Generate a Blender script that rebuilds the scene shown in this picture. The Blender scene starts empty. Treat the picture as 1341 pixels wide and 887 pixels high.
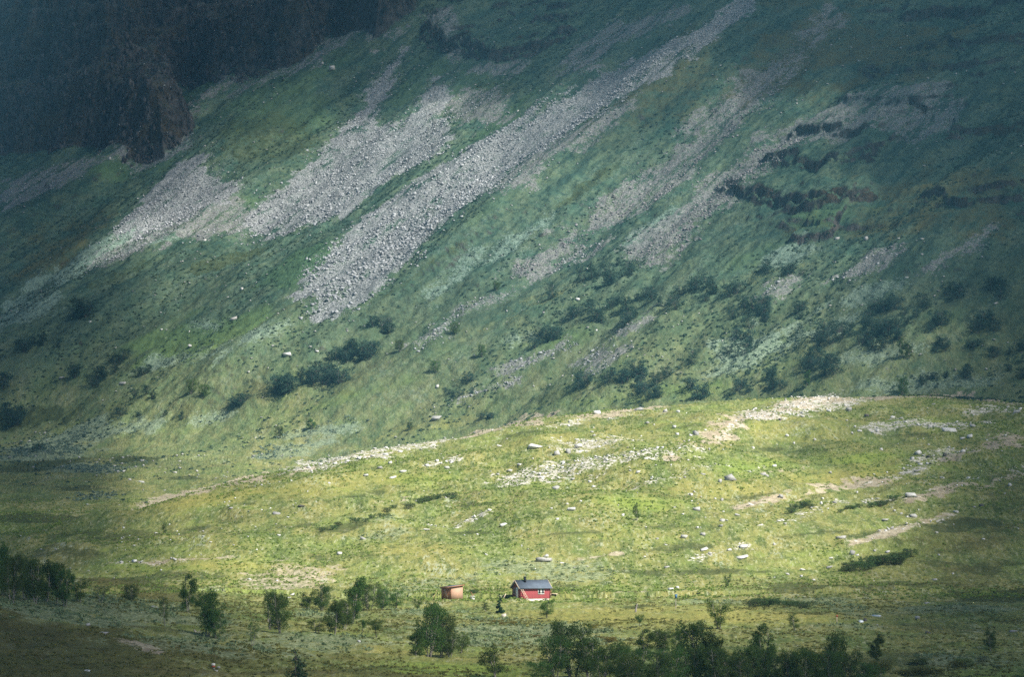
import bpy, bmesh, math, random
import numpy as np
from mathutils import Vector

# ------------------------------------------------------------------ camera, world, sun, exposure
W, Hh, F = 1341.0, 887.0, 4234.0
CAMZ = 16.0
PITCH = math.atan(206.5 / F)
SC = bpy.context.scene
COL = SC.collection
cam_d = bpy.data.cameras.new('camera')
cam = bpy.data.objects.new('camera', cam_d)
COL.objects.link(cam)
cam.location = (0, 0, CAMZ)
cam.rotation_euler = (math.pi / 2 + PITCH, 0, 0)
cam_d.sensor_width = 36.0
cam_d.lens = 36.0 * F / W
cam_d.clip_start = 1.0
cam_d.clip_end = 9000.0
SC.camera = cam

SUN_AZ, SUN_EL = math.radians(128), math.radians(47)     # azimuth from +Y clockwise (towards +X)
SDIR = np.array([math.sin(SUN_AZ) * math.cos(SUN_EL), math.cos(SUN_AZ) * math.cos(SUN_EL), math.sin(SUN_EL)])
wd = bpy.data.worlds.new('World'); SC.world = wd; wd.use_nodes = True
nt = wd.node_tree
bg = nt.nodes['Background']
sky = nt.nodes.new('ShaderNodeTexSky'); sky.sky_type = 'NISHITA'; sky.sun_disc = False
sky.sun_elevation = SUN_EL; sky.sun_rotation = SUN_AZ
nt.links.new(sky.outputs[0], bg.inputs[0]); bg.inputs[1].default_value = 0.05
sun_d = bpy.data.lights.new('sun', 'SUN'); sun_d.energy = 5.0; sun_d.angle = math.radians(0.53)
sun_d.color = (1.0, 0.95, 0.86)
sun = bpy.data.objects.new('sun', sun_d); COL.objects.link(sun)
sun.rotation_euler = Vector(SDIR).to_track_quat('Z', 'Y').to_euler()
SC.view_settings.view_transform = 'Standard'
SC.view_settings.look = 'None'
SC.view_settings.gamma = 1.0
SC.view_settings.exposure = 0.98
cy = SC.cycles
cy.max_bounces = 5; cy.diffuse_bounces = 2; cy.glossy_bounces = 2; cy.transmission_bounces = 3
cy.volume_bounces = 0; cy.transparent_max_bounces = 32
cy.use_denoising = False
cy.use_adaptive_sampling = True
cy.adaptive_threshold = 0.01
cy.sample_clamp_indirect = 4.0

RNG = np.random.default_rng(7)
random.seed(7)

# ------------------------------------------------------------------ noise
def _hash(ix, iy, s):
    n = (ix.astype(np.int64) * 374761393 + iy.astype(np.int64) * 668265263 + s * 1274126177) & 0xffffffff
    n = ((n ^ (n >> 13)) * 1103515245) & 0xffffffff
    return ((n ^ (n >> 16)) & 0xffffff) / float(0xffffff)
def vnoise(x, y, s=0):
    ix = np.floor(x); iy = np.floor(y); fx = x - ix; fy = y - iy
    fx = fx * fx * fx * (fx * (fx * 6 - 15) + 10); fy = fy * fy * fy * (fy * (fy * 6 - 15) + 10)
    a = _hash(ix, iy, s); b = _hash(ix + 1, iy, s); c = _hash(ix, iy + 1, s); d = _hash(ix + 1, iy + 1, s)
    return (a + (b - a) * fx) * (1 - fy) + (c + (d - c) * fx) * fy
def fbm(x, y, o=4, s=0, g=0.5):
    v = 0; a = 1; t = 0
    for i in range(o):
        v = v + a * (vnoise(x, y, s + i * 17) - 0.5); t += a; a *= g
        x, y = x * 1.93 + y * 0.35, y * 1.93 - x * 0.35
    return v * 2 / t
def sst(a, b, x):
    t = np.clip((x - a) / (b - a), 0, 1); return t * t * (3 - 2 * t)
def smax(a, b, k):
    h = np.clip(0.5 + 0.5 * (a - b) / k, 0, 1)
    return b + (a - b) * h + k * h * (1 - h)

# ------------------------------------------------------------------ terrain height
CR_C = [-900, -300, 0, 180, 320, 480, 600, 700, 860, 1000, 1200, 1341, 1700, 2300]
CR_R = [720, 712, 700, 668, 628, 594, 578, 549, 532, 523, 519, 528, 560, 600]
CR_D = [560, 580, 620, 650, 680, 715, 745, 780, 815, 840, 855, 860, 860, 860]
GX, GY = 0.40, 0.45
GN = math.hypot(GX, GY); NX, NY = GX / GN, GY / GN
RIDGES = []        # (world pts, amp, sigma)
LEDGES = []        # (world pts, amp)
TERRACES = []      # (world polygon, strength, step)
CLIFFS = []        # (world polygon, amp)

def seg_dist(px, py, pts):
    """distance to polyline, side sign (>0 uphill/left of direction), param 0..1"""
    best = np.full(px.shape, 1e9); side = np.zeros(px.shape); par = np.zeros(px.shape)
    n = len(pts) - 1
    for i in range(n):
        ax, ay = pts[i]; bx, by = pts[i + 1]
        dx, dy = bx - ax, by - ay; L = dx * dx + dy * dy + 1e-9
        t = np.clip(((px - ax) * dx + (py - ay) * dy) / L, 0, 1)
        qx, qy = ax + t * dx, ay + t * dy
        d = np.hypot(px - qx, py - qy)
        s = np.sign(dx * (py - ay) - dy * (px - ax))
        m = d < best
        best = np.where(m, d, best); side = np.where(m, s, side); par = np.where(m, (i + t) / n, par)
    return best, side, par
def poly_sd(px, py, poly):
    """signed distance to polygon, positive inside"""
    P = list(poly) + [poly[0]]
    best = np.full(px.shape, 1e9); inside = np.zeros(px.shape, bool)
    for (ax, ay), (bx, by) in zip(P[:-1], P[1:]):
        dx, dy = bx - ax, by - ay; L = dx * dx + dy * dy + 1e-9
        t = np.clip(((px - ax) * dx + (py - ay) * dy) / L, 0, 1)
        best = np.minimum(best, np.hypot(px - ax - t * dx, py - ay - t * dy))
        if abs(by - ay) > 1e-9:
            c = ((ay > py) != (by > py)) & (px < (bx - ax) * (py - ay) / (by - ay) + ax)
            inside ^= c
    return np.where(inside, best, -best)
def bbox_apply(px, py, pts, pad):
    a = np.array(pts)
    return np.nonzero((px > a[:, 0].min() - pad) & (px < a[:, 0].max() + pad) & (py > a[:, 1].min() - pad) & (py < a[:, 1].max() + pad))[0]

def H(x, y, fine=True):
    sh = x.shape; x = x.ravel().astype(float); y = y.ravel().astype(float)
    u = x / np.maximum(y, 1.0); col = 670.5 + F * u
    D = np.interp(col, CR_C, CR_D); rw = np.interp(col, CR_C, CR_R)
    zc = CAMZ + (650 - rw) / F * D
    # valley floor with low swells
    z = 0.9 * fbm(x / 55, y / 45, 3, 1) + 0.0
    z = z + 8.0 * np.exp(-((x + 72) / 42) ** 2 - ((y - 290) / 130) ** 2)
    z = z - 1.2 * np.exp(-((y - 262) / 40) ** 2) * sst(-20, 30, x)
    # apron at the foot of the mountain
    ap = 1.0 + 0.052 * np.maximum(y - 540, 0) + 3.2 * fbm(x / 120, y / 90, 3, 5) + 1.6 * fbm(x / 35, y / 50, 3, 6)
    z = smax(z, ap - 2.5, 5)
    # knoll
    yf = 500 + 8 * fbm(x / 60, y * 0, 2, 9)
    t = (y - yf) / (D - yf)
    tc = np.clip(t, 0, 1)
    prof = (1 - (1 - tc) ** 1.35) * sst(-0.02, 0.22, tc + 0.03)
    kn = zc * prof
    kn = kn + sst(0.05, 0.4, tc) * (1 - sst(0.86, 1.0, tc)) * (1.9 * fbm(x / 15 + y / 60, y / 24 - x / 50, 3, 25) + 3.6 * fbm(x / 38 + y / 160, y / 48 - x / 120, 4, 21))
    over = np.maximum(y - D, 0)
    kn = kn - np.minimum(over ** 2 * 0.0012, 8 + over * 0.12)
    kn = np.where(t <= 0, -5, kn)
    z = smax(z, kn, 4)
    # mountain side
    c = NY * x - NX * y; s = NX * x + NY * y
    M = -450 + GX * x + GY * y
    up = sst(0, 60, M)
    M = M + up * (13 * fbm(c / 75 + 3.1, s / 420, 3, 31) + 4.5 * fbm(c / 24, s / 150, 4, 33) + 5 * fbm(x / 90, y / 110, 3, 37))
    for pts, amp, sg in RIDGES:
        k = bbox_apply(x, y, pts, sg * 3)
        if len(k):
            d, sd, pr = seg_dist(x[k], y[k], pts)
            M[k] += amp * np.exp(-(d / sg) ** 2)
    for pts, amp in LEDGES:
        k = bbox_apply(x, y, pts, 95)
        if len(k):
            d, sd, pr = seg_dist(x[k], y[k], pts)
            d = d + 3.5 * fbm(x[k] / 9, y[k] / 9, 3, 71) * 1.0
            sg = d * sd
            fade = sst(0, 0.12, pr) * (1 - sst(0.88, 1, pr))
            M[k] += fade * amp * .62 * sst(-1.5, 3.0, sg) * np.exp(-np.maximum(sg, 0) / 28)
    for poly, k0, step in TERRACES:
        k = bbox_apply(x, y, poly, 5)
        if len(k):
            d = poly_sd(x[k], y[k], poly)
            hh = M[k] + 5 * fbm(x[k] / 40, y[k] / 40, 4, 83)
            tt = hh / step; fr = tt - np.floor(tt)
            dz = step * (np.floor(tt) + sst(.35, .65, fr)) - hh
            M[k] += dz * k0 * sst(0, 20, d) * sst(-.25, .15, fbm(x[k] / 26, y[k] / 26, 3, 85))
    for poly, amp in CLIFFS:
        k = bbox_apply(x, y, poly, 5)
        if len(k):
            d = poly_sd(x[k], y[k], poly)
            d = d + 7 * fbm(x[k] / 26, y[k] / 26, 3, 41)
            st = np.maximum(d, 0)
            # vertical walls broken by ledges
            a = amp * (0.5 * sst(0, 12, st) + 0.5 * sst(26, 46, st))
            a = a + sst(2, 25, st) * (9 * fbm(c[k] / 12, s[k] / 30, 4, 43) + 16 * fbm(x[k] / 34, y[k] / 34, 5, 47, .6))
            hh = M[k] + a + 4 * fbm(x[k] / 22, y[k] / 22, 4, 87); step = 13.0
            tt = hh / step; fr = tt - np.floor(tt)
            a = a + sst(5, 30, st) * .75 * (step * (np.floor(tt) + sst(.3, .7, fr)) - hh)
            M[k] += a
    M = np.where(M > 380, 380 + (M - 380) * 0.25, M)
    z = smax(z, M, 14)
    if fine:
        far = sst(800, 1100, y)
        z = z + 0.60 * fbm(x / 7.5, y / 7.5, 4, 51, .6) * (1 + 1.2 * far) + (0.24 * fbm(x / 2.2, y / 2.2, 3, 53, .6)) * (1 + 1.2 * far)
        z = z + up * 1.1 * fbm(x / 16, y / 16, 4, 57, 0.6)
    return z.reshape(sh)

def project(x, y, z):
    dz = z - CAMZ
    dep = y * math.cos(PITCH) + dz * math.sin(PITCH)
    return 670.5 + F * x / dep, 443.5 - F * (-y * math.sin(PITCH) + dz * math.cos(PITCH)) / dep, dep

class Caster:
    def __init__(self, nu=700, ny=1500, fine=False):
        self.u = np.linspace(-0.2, 0.2, nu)
        self.y = np.exp(np.linspace(math.log(120), math.log(2900), ny))
        U, Y = np.meshgrid(self.u, self.y, indexing='ij')
        Z = H(U * Y, Y, fine)
        _, V, _ = project(U * Y, Y, Z)
        self.V = np.minimum.accumulate(V, axis=1)
        self.Z = Z
    def __call__(self, c, r):
        u = (c - 670.5) / F
        z = 16.0; y = 1000.0
        for _ in range(3):
            uu = u * (math.cos(PITCH) + (z - CAMZ) / y * math.sin(PITCH))
            i = int(np.clip(round((uu + 0.2) / 0.4 * (len(self.u) - 1)), 0, len(self.u) - 1))
            v = -self.V[i]
            j = int(np.clip(np.searchsorted(v, -r), 1, len(self.y) - 1))
            a, b = v[j - 1], v[j]
            t = 0.5 if b - a < 1e-6 else np.clip((-r - a) / (b - a), 0, 1)
            y = self.y[j - 1] + t * (self.y[j] - self.y[j - 1])
            z = self.Z[i, j - 1] + t * (self.Z[i, j] - self.Z[i, j - 1])
        return uu * y, y, z

cast0 = Caster(260, 700)
def wpts(cast, pts): return [cast(a, b)[:2] for a, b in pts]
def uphill(pts):   # orient so that "side" > 0 is uphill
    (ax, ay), (bx, by) = pts[0], pts[-1]
    s = (bx - ax) * NY - (by - ay) * NX
    return pts if s > 0 else pts[::-1]
for pts, amp, sg in [([(330, 490), (440, 422), (580, 342), (740, 225), (900, 90), (1010, -20)], 11, 34),
                     ([(640, 480), (760, 400), (900, 300), (1010, 200), (1150, 110)], 8, 30),
                     ([(120, 330), (270, 215), (300, 180)], 6, 20),
                     ([(330, 300), (470, 150), (530, 60)], -5, 18)]:
    RIDGES.append((wpts(cast0, pts), amp, sg))
for pts, amp in [([(930, 262), (1000, 272), (1060, 279), (1110, 272), (1160, 256)], 8),
                 ([(985, 232), (1040, 234), (1100, 224), (1160, 208)], 7),
                 ([(1025, 198), (1090, 193), (1140, 182)], 7),
                 ([(1015, 300), (1075, 305), (1130, 296)], 4),
                 ([(1028, 322), (1060, 320), (1090, 314)], 6),
                 ([(1110, 110), (1200, 106), (1300, 100)], 6),
                 ([(1170, 74), (1260, 80), (1400, 74)], 7),
                 ([(1170, 26), (1260, 20), (1400, 12)], 8),
                 ([(1190, 262), (1260, 270), (1350, 262)], 6),
                 ([(1230, 180), (1300, 176), (1400, 170)], 6),
                 ([(1080, 160), (1150, 152), (1220, 150)], 5),
                 ([(590, 58), (640, 78), (700, 72), (760, 40)], 11),
                 ([(548, 30), (580, 62), (620, 60)], 9),
                 ([(225, 110), (300, 102), (360, 92)], 6),
                 ([(30, 150), (90, 160), (150, 150)], 6)]:
    LEDGES.append((uphill(wpts(cast0, pts)), amp))
CLIFF_PX = [(-260, 225), (-60, 210), (0, 203), (60, 198), (130, 196), (168, 206), (215, 205), (252, 172), (240, 150), (226, 130), (232, 112), (285, 106),
            (360, 92), (410, 72), (432, 44), (490, 46), (545, 14), (566, -30), (560, -130), (200, -180), (-260, -120)]
CLIFFS.append((wpts(cast0, CLIFF_PX), 60))
TERRACES.append((wpts(cast0, [(930, 330), (940, 230), (1010, 150), (1080, 60), (1120, -60), (1500, -60), (1500, 330), (1200, 300), (1100, 340)]), .28, 6.0))
TERRACES.append((wpts(cast0, [(540, 60), (560, -80), (820, -80), (760, 50), (650, 85)]), .5, 8.0))
cast = Caster(520, 1300)

# ------------------------------------------------------------------ ground cover masks (traced as patches of real ground)
def ell(cx, cy_, rx, ry, rot=0, n=18):
    r = math.radians(rot); o = []
    for k in range(n):
        a = 2 * math.pi * k / n; ex, ey = rx * math.cos(a), ry * math.sin(a)
        o.append((cx + ex * math.cos(r) + ey * math.sin(r), cy_ - ex * math.sin(r) + ey * math.cos(r)))
    return o
def stroke(pts, w):
    L, R = [], []
    for i, (a, b) in enumerate(pts):
        p = pts[max(i - 1, 0)]; q = pts[min(i + 1, len(pts) - 1)]
        dx, dy = q[0] - p[0], q[1] - p[1]; n = math.hypot(dx, dy)
        ww = w * (0.45 if i in (0, len(pts) - 1) else 1)
        L.append((a - dy / n * ww, b + dx / n * ww)); R.append((a + dy / n * ww, b - dx / n * ww))
    return L + R[::-1]
SCREE = {
 'main': [(385, 385), (403, 365), (420, 340), (445, 315), (470, 290), (520, 255), (560, 225), (600, 203), (640, 178), (690, 150), (740, 120), (800, 90), (850, 66), (900, 48), (935, 25), (975, -5), (990, 5), (945, 45), (900, 75), (860, 102), (810, 130), (760, 162), (720, 188), (670, 222), (640, 247), (600, 277), (562, 310), (530, 345), (490, 380), (445, 412), (415, 415)],
 'middle': [(320, 290), (345, 265), (370, 240), (400, 215), (430, 190), (455, 165), (470, 145), (490, 110), (510, 85), (528, 62), (530, 72), (514, 105), (498, 140), (487, 162), (530, 162), (553, 135), (565, 102), (573, 102), (583, 130), (590, 170), (590, 195), (560, 207), (530, 222), (500, 242), (470, 264), (450, 287), (400, 294), (350, 312)],
 'left': [(148, 302), (180, 270), (200, 245), (235, 213), (264, 200), (268, 215), (300, 235), (320, 245), (300, 262), (270, 272), (240, 292), (210, 302)],
}
SCREE_THIN = {
 'pink': [(668, 362), (700, 332), (740, 302), (790, 268), (840, 232), (880, 196), (920, 150), (960, 116), (1010, 76), (1060, 36), (1100, 10), (1114, 22), (1064, 70), (1012, 118), (965, 165), (925, 205), (900, 236), (860, 266), (800, 294), (745, 328), (704, 364)],
 'lower': [(822, 330), (870, 280), (920, 240), (960, 212), (1000, 188), (1055, 168), (1065, 185), (1012, 218), (972, 252), (930, 280), (900, 305), (882, 335), (860, 348)],
 'a': [(530, 457), (560, 430), (590, 413), (602, 419), (572, 446), (545, 461)],
 'b': [(655, 482), (700, 462), (740, 449), (757, 454), (720, 471), (672, 488)],
 'c': [(763, 462), (800, 453), (810, 464), (787, 490), (768, 494)],
 'd': [(994, 387), (1008, 370), (1040, 358), (1047, 368), (1015, 389)],
 'e': [(1218, 350), (1260, 320), (1300, 303), (1284, 330), (1240, 358)],
 'f': [(1085, 368), (1130, 340), (1180, 318), (1192, 330), (1130, 362)],
 'g': [(735, 88), (765, 50), (800, 28), (900, 5), (900, 20), (800, 62), (760, 96)],
 'h': [(0, 238), (60, 218), (110, 205), (130, 214), (70, 250), (0, 275)],
 'i': [(590, 140), (605, 115), (640, 110), (670, 130), (650, 165), (615, 165)],
 'j': [(560, 30), (580, 10), (600, 40), (585, 65)],
 'k': [(640, 245), (700, 200), (760, 165), (840, 120), (845, 132), (770, 182), (710, 222), (650, 262)],
 'l': [(585, 408), (640, 390), (690, 372), (692, 380), (640, 402), (590, 420)],
 'm': [(600, 520), (640, 506), (680, 494), (680, 500), (640, 514), (600, 528)],
 'n': [(1000, 170), (1100, 130), (1250, 120), (1250, 175), (1130, 170), (1030, 195)],
 'o': [(800, 440), (835, 420), (860, 405), (864, 410), (840, 430), (808, 448)],
 'p': [(110, 335), (150, 308), (220, 292), (320, 268), (345, 300), (300, 312), (200, 318), (130, 350)],
 't': [(718, 350), (770, 324), (806, 300), (812, 306), (775, 334), (724, 358)],
 'q': [(140, 186), (212, 198), (250, 168), (256, 182), (216, 212), (150, 208)],
 'r': [(215, 118), (285, 106), (360, 93), (410, 74), (430, 48), (490, 46), (545, 16), (550, 28), (495, 58), (440, 60), (415, 84), (360, 104), (285, 118), (225, 130)],
 's': [(560, 20), (600, 60), (640, 82), (690, 76), (690, 90), (630, 94), (590, 74)],
}
WILLOW = [ell(*e) for e in [(110, 345, 80, 13, 30), (40, 405, 45, 22, 30), (190, 312, 55, 10, 15), (245, 470, 60, 9, 12), (345, 437, 34, 8, 20), (270, 425, 22, 7, 0),
    (150, 565, 60, 8, 10), (90, 577, 75, 11, 12), (282, 545, 32, 6, 15), (425, 563, 62, 7, 10), (372, 590, 44, 9, 12), (60, 592, 60, 10, 5), (1000, 452, 75, 22, 15),
    (962, 482, 50, 11, 10), (1150, 465, 62, 8, 8), (1225, 502, 95, 10, 2), (1062, 438, 52, 12, 15), (1045, 332, 42, 9, 20), (680, 312, 62, 7, 35), (682, 442, 26, 6, 15),
    (600, 360, 50, 10, 40), (510, 678, 20, 5, 5), (500, 702, 34, 5, 8), (760, 755, 62, 6, 5), (715, 745, 74, 8, 0), (1068, 790, 30, 6, 0), (1110, 798, 28, 7, -20), (645, 750, 52, 3, 15), (572, 766, 56, 5, 10),
    (418, 806, 34, 5, 0), (560, 803, 60, 3, 0), (705, 832, 115, 12, 0), (610, 838, 50, 10, 0), (200, 802, 100, 10, -10), (262, 846, 100, 10, -5), (430, 845, 60, 8, 0), (1110, 822, 36, 3, 0),
    (60, 800, 100, 14, -10), (640, 813, 36, 4, 0), (120, 615, 44, 7, 0), (130, 650, 30, 5, 0), (930, 790, 30, 2, 0), (1260, 800, 60, 5, 0), (1240, 865, 40, 5, 0), (225, 190, 30, 8, 0), (850, 300, 40, 8, 35), (560, 280, 20, 8, 30), (1150, 380, 40, 8, 20)]]
GREEN = [(ell(*e[:5]), e[5]) for e in [(262, 440, 85, 20, 15, .95), (385, 355, 45, 18, 30, 1), (655, 155, 70, 9, 38, 1), (600, 90, 90, 40, 0, .55), (340, 130, 100, 45, 0, .5), (745, 443, 34, 8, 15, .9),
    (475, 518, 70, 7, 17, .8), (1250, 412, 24, 12, 20, 1), (1180, 612, 66, 9, 5, .9), (560, 628, 60, 5, 5, .7), (975, 612, 70, 8, 5, .8), (1130, 600, 60, 7, 5, 1), (205, 745, 64, 7, 0, .9),
    (600, 882, 70, 9, 0, 1), (1290, 884, 70, 6, 0, 1), (905, 508, 46, 6, 5, .8), (800, 525, 90, 6, 3, .7), (150, 222, 70, 14, 5, .7), (440, 835, 30, 6, 0, .8), (1250, 555, 90, 8, 0, .6), (840, 660, 60, 10, 0, .7),
    (800, 700, 60, 7, 0, .6), (300, 275, 60, 10, 20, .5), (560, 120, 60, 50, 0, .5), (1000, 330, 60, 10, 20, .5), (1100, 280, 60, 8, 5, .8), (500, 370, 30, 12, 40, .7), (620, 290, 80, 8, 38, .6)]]
OCHRE = [(ell(*e[:5]), e[5]) for e in [(940, 640, 70, 9, 0, .9), (760, 572, 130, 10, 8, .6), (1110, 625, 90, 14, 0, .7), (960, 803, 130, 15, 0, .8), (800, 812, 100, 8, 0, .8), (300, 742, 90, 8, 0, .8),
    (705, 862, 70, 6, 0, .5), (1030, 560, 120, 12, 5, .5), (430, 640, 90, 10, 8, .6), (270, 652, 60, 8, 8, .8), (560, 720, 90, 9, 0, .5), (1130, 800, 60, 8, 0, .6), (1000, 360, 60, 8, 20, .3), (420, 820, 60, 6, 0, .5),
    (300, 850, 60, 8, 0, .6), (520, 862, 90, 10, 0, .6), (780, 820, 120, 6, 0, .6), (1200, 880, 60, 6, 0, .6), (960, 565, 60, 8, 15, .6), (700, 400, 60, 8, 20, .3), (520, 570, 90, 8, 15, .4), (1250, 830, 60, 5, 0, .4)]]
BARE = [([(318, 768), (340, 747), (368, 735), (400, 741), (444, 745), (440, 753), (402, 771), (340, 775)], .62)] + [(p, 1.0) for p in [
    stroke([(180, 665), (230, 650), (300, 634), (350, 621)], 4.1), stroke([(600, 576), (660, 558), (722, 547)], 4.7), stroke([(722, 548), (800, 543), (862, 533)], 2.7),
    stroke([(870, 602), (920, 577), (970, 552), (1040, 531), (1120, 523)], 6.8), stroke([(1120, 522), (1200, 520), (1270, 522), (1341, 531)], 1.6), stroke([(960, 667), (1000, 656), (1035, 646)], 4.1),
    stroke([(1050, 651), (1100, 638), (1165, 627)], 4.7), stroke([(1190, 657), (1240, 641), (1278, 632)], 3.4), stroke([(1230, 606), (1290, 587), (1341, 573)], 5.4),
    stroke([(1278, 641), (1341, 622)], 4.1), stroke([(1110, 716), (1170, 697), (1230, 677), (1247, 673)], 4.3), stroke([(745, 736), (780, 729), (811, 725)], 2.0), stroke([(490, 661), (530, 653)], 2.3),
    stroke([(800, 778), (850, 775)], 1.6), stroke([(140, 740), (215, 736)], 1.6), stroke([(236, 734), (300, 731)], 1.6), stroke([(150, 842), (190, 852), (235, 866)], 4.7), stroke([(380, 758), (440, 752)], 4.1),
    stroke([(1000, 620), (1060, 612)], 2.7), stroke([(380, 622), (520, 592)], 4.1)]]
PALE = [stroke([(870, 602), (960, 557), (1040, 534)], 4), stroke([(1130, 634), (1200, 612), (1262, 592)], 4), stroke([(1000, 690), (1100, 656), (1190, 651)], 2), stroke([(1190, 656), (1341, 612)], 2.5), stroke([(1120, 713), (1247, 674)], 2), stroke([(830, 640), (900, 618), (1000, 612)], 2), stroke([(720, 560), (800, 548), (870, 540)], 2), stroke([(375, 616), (440, 606), (520, 590), (600, 577)], 6), stroke([(560, 610), (600, 600)], 5), stroke([(700, 612), (780, 600), (850, 592)], 3), stroke([(640, 635), (800, 604), (900, 585)], 6),
    stroke([(1000, 548), (1060, 535), (1140, 525)], 5), stroke([(1130, 570), (1180, 555), (1260, 560)], 7), stroke([(1180, 615), (1250, 590)], 6), stroke([(560, 690), (640, 670)], 2), stroke([(1270, 540), (1341, 538)], 3),
    stroke([(150, 740), (230, 735)], 1.0), ell(1030, 535, 70, 8, 12), ell(770, 585, 60, 8, 8), stroke([(900, 735), (980, 715)], 5), stroke([(1120, 560), (1300, 552)], 5)]
DARK = [(ell(*e[:5]), e[5]) for e in [(830, 600, 30, 2.5, 5, .8), (560, 640, 32, 2.5, 8, .8), (470, 650, 34, 2, 8, .7), (640, 660, 44, 2.5, 5, .8), (700, 620, 34, 2.5, 8, .8), (880, 650, 28, 2.5, 0, .8), (980, 650, 40, 3, 5, .7), (1060, 700, 44, 3, 5, .8), (880, 720, 54, 3, 3, .8), (760, 700, 44, 3, 3, .8), (600, 700, 44, 3, 5, .8), (500, 720, 44, 2.5, 5, .8), (960, 750, 64, 3, 0, .8), (820, 750, 54, 2.5, 0, .8), (1000, 590, 34, 2.5, 5, .8), (1080, 590, 44, 2.5, 5, .8), (1180, 570, 34, 2, 3, .7), (900, 560, 34, 2, 5, .7), (690, 567, 24, 1.6, 10, .8), (380, 690, 40, 3, 5, .7), (320, 700, 40, 3, 5, .7), (1010, 545, 34, 2, 8, .6), (350, 655, 30, 2, 10, .6), (560, 760, 40, 2, 0, .7), (1050, 770, 50, 2.5, 0, .8), (40, 680, 70, 7, 0, 1), (180, 603, 34, 5, 0, .8), (250, 627, 34, 3, 0, .8), (110, 640, 28, 4, 0, .9), (832, 798, 30, 2, 0, 1), (885, 803, 14, 1.5, 0, 1), (1245, 688, 66, 8, 0, .9),
    (1300, 782, 70, 8, 0, .9), (440, 692, 40, 5, 14, .8), (1160, 770, 60, 5, 0, .7), (40, 550, 70, 10, 10, .9), (60, 610, 70, 8, 5, .8), (170, 700, 100, 6, 0, .7), (50, 725, 70, 6, 0, .7), (160, 360, 60, 6, 25, .5),
    (1080, 300, 60, 6, 0, .5), (700, 520, 60, 5, 5, .6), (700, 780, 60, 2, 0, .5), (735, 769, 22, 2, 0, .9), (1140, 700, 50, 4, 5, .6), (240, 755, 60, 5, 0, .6), (230, 776, 80, 5, -15, .7), (300, 340, 50, 7, 15, .6),
    (350, 180, 70, 30, 0, .5), (620, 130, 60, 20, 20, .5), (760, 250, 60, 5, 35, .6), (560, 350, 70, 6, 35, .5), (1330, 640, 50, 30, 0, .5), (450, 730, 50, 3, 0, .6), (650, 680, 60, 4, 0, .4), (900, 690, 60, 4, 0, .5), (1280, 740, 90, 10, 0, .6),
    (1180, 862, 60, 6, 0, .6), (660, 845, 50, 5, 0, .5), (500, 880, 60, 6, 0, .6), (1060, 805, 40, 2.5, 0, .6)]]
BROWN = [([(-200, 795), (0, 806), (60, 818), (150, 838), (240, 862), (330, 880), (350, 960), (-200, 960)], 1.0), (stroke([(90, 742), (150, 765), (220, 785), (300, 795)], 7), .8), (ell(215, 850, 70, 9, -12), .9),
    (ell(1290, 700, 90, 30), .5), (ell(1250, 760, 100, 20), .5), (ell(850, 130, 120, 30, 30), .4), (ell(1120, 60, 160, 40, 10), .6), (ell(950, 40, 120, 30, 30), .5), (ell(300, 520, 60, 20, 15), .4), (ell(500, 480, 60, 12, 30), .4), (ell(60, 330, 60, 25, 20), .5),
    (ell(1250, 260, 120, 60), .5), (ell(880, 640, 60, 8), .5), (ell(430, 865, 70, 8), .6), (ell(1230, 822, 90, 7), .5), (ell(270, 870, 80, 8), .8)]

def mask(x, y, items, w=3.0):
    m = np.zeros(x.shape)
    for it in items:
        poly, v = it if isinstance(it, tuple) and isinstance(it[1], (int, float)) else (it, 1.0)
        P = wpts(cast, poly)
        k = bbox_apply(x, y, P, w * 2)
        if len(k):
            d = poly_sd(x[k], y[k], P)
            a = np.abs(d).max() if len(d) else 1
            ins = max(d.max(), 1.0)
            amp = min(2.2 * w, 0.9 * ins)
            d = d + amp * (fbm(x[k] / (3.2 * w), y[k] / (3.2 * w), 4, 303, 0.65)) * 2.0
            m[k] = np.maximum(m[k], v * sst(-w, w, d))
    return m

# ------------------------------------------------------------------ materials
def newmat(name):
    m = bpy.data.materials.new(name); m.use_nodes = True
    n = m.node_tree; b = n.nodes['Principled BSDF']; b.inputs['Roughness'].default_value = 0.9
    b.inputs['Specular IOR Level'].default_value = 0.2
    return m, n, b
def nd(n, t, **kw):
    o = n.nodes.new(t)
    for k, v in kw.items(): setattr(o, k, v)
    return o
def noise(n, vec, scale, detail=4, rough=0.6):
    o = nd(n, 'ShaderNodeTexNoise'); o.inputs['Scale'].default_value = scale; o.inputs['Detail'].default_value = detail; o.inputs['Roughness'].default_value = rough
    n.links.new(vec, o.inputs['Vector']); return o.outputs['Fac']
def mth(n, op, a, b=None, clamp=False):
    o = nd(n, 'ShaderNodeMath', operation=op, use_clamp=clamp)
    for i, v in enumerate((a, b)):
        if v is None: continue
        if isinstance(v, (int, float)): o.inputs[i].default_value = v
        else: n.links.new(v, o.inputs[i])
    return o.outputs[0]
def mixc(n, f, a, b):
    o = nd(n, 'ShaderNodeMix', data_type='RGBA')
    for i, v in ((0, f), (6, a), (7, b)):
        if isinstance(v, (int, float)): o.inputs[i].default_value = v
        elif isinstance(v, tuple): o.inputs[i].default_value = (*v, 1)
        else: n.links.new(v, o.inputs[i])
    return o.outputs[2]
def ramp(n, f, lo, hi):
    o = nd(n, 'ShaderNodeMapRange'); n.links.new(f, o.inputs[0]); o.inputs[1].default_value = lo; o.inputs[2].default_value = hi; return o.outputs[0]

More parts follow.
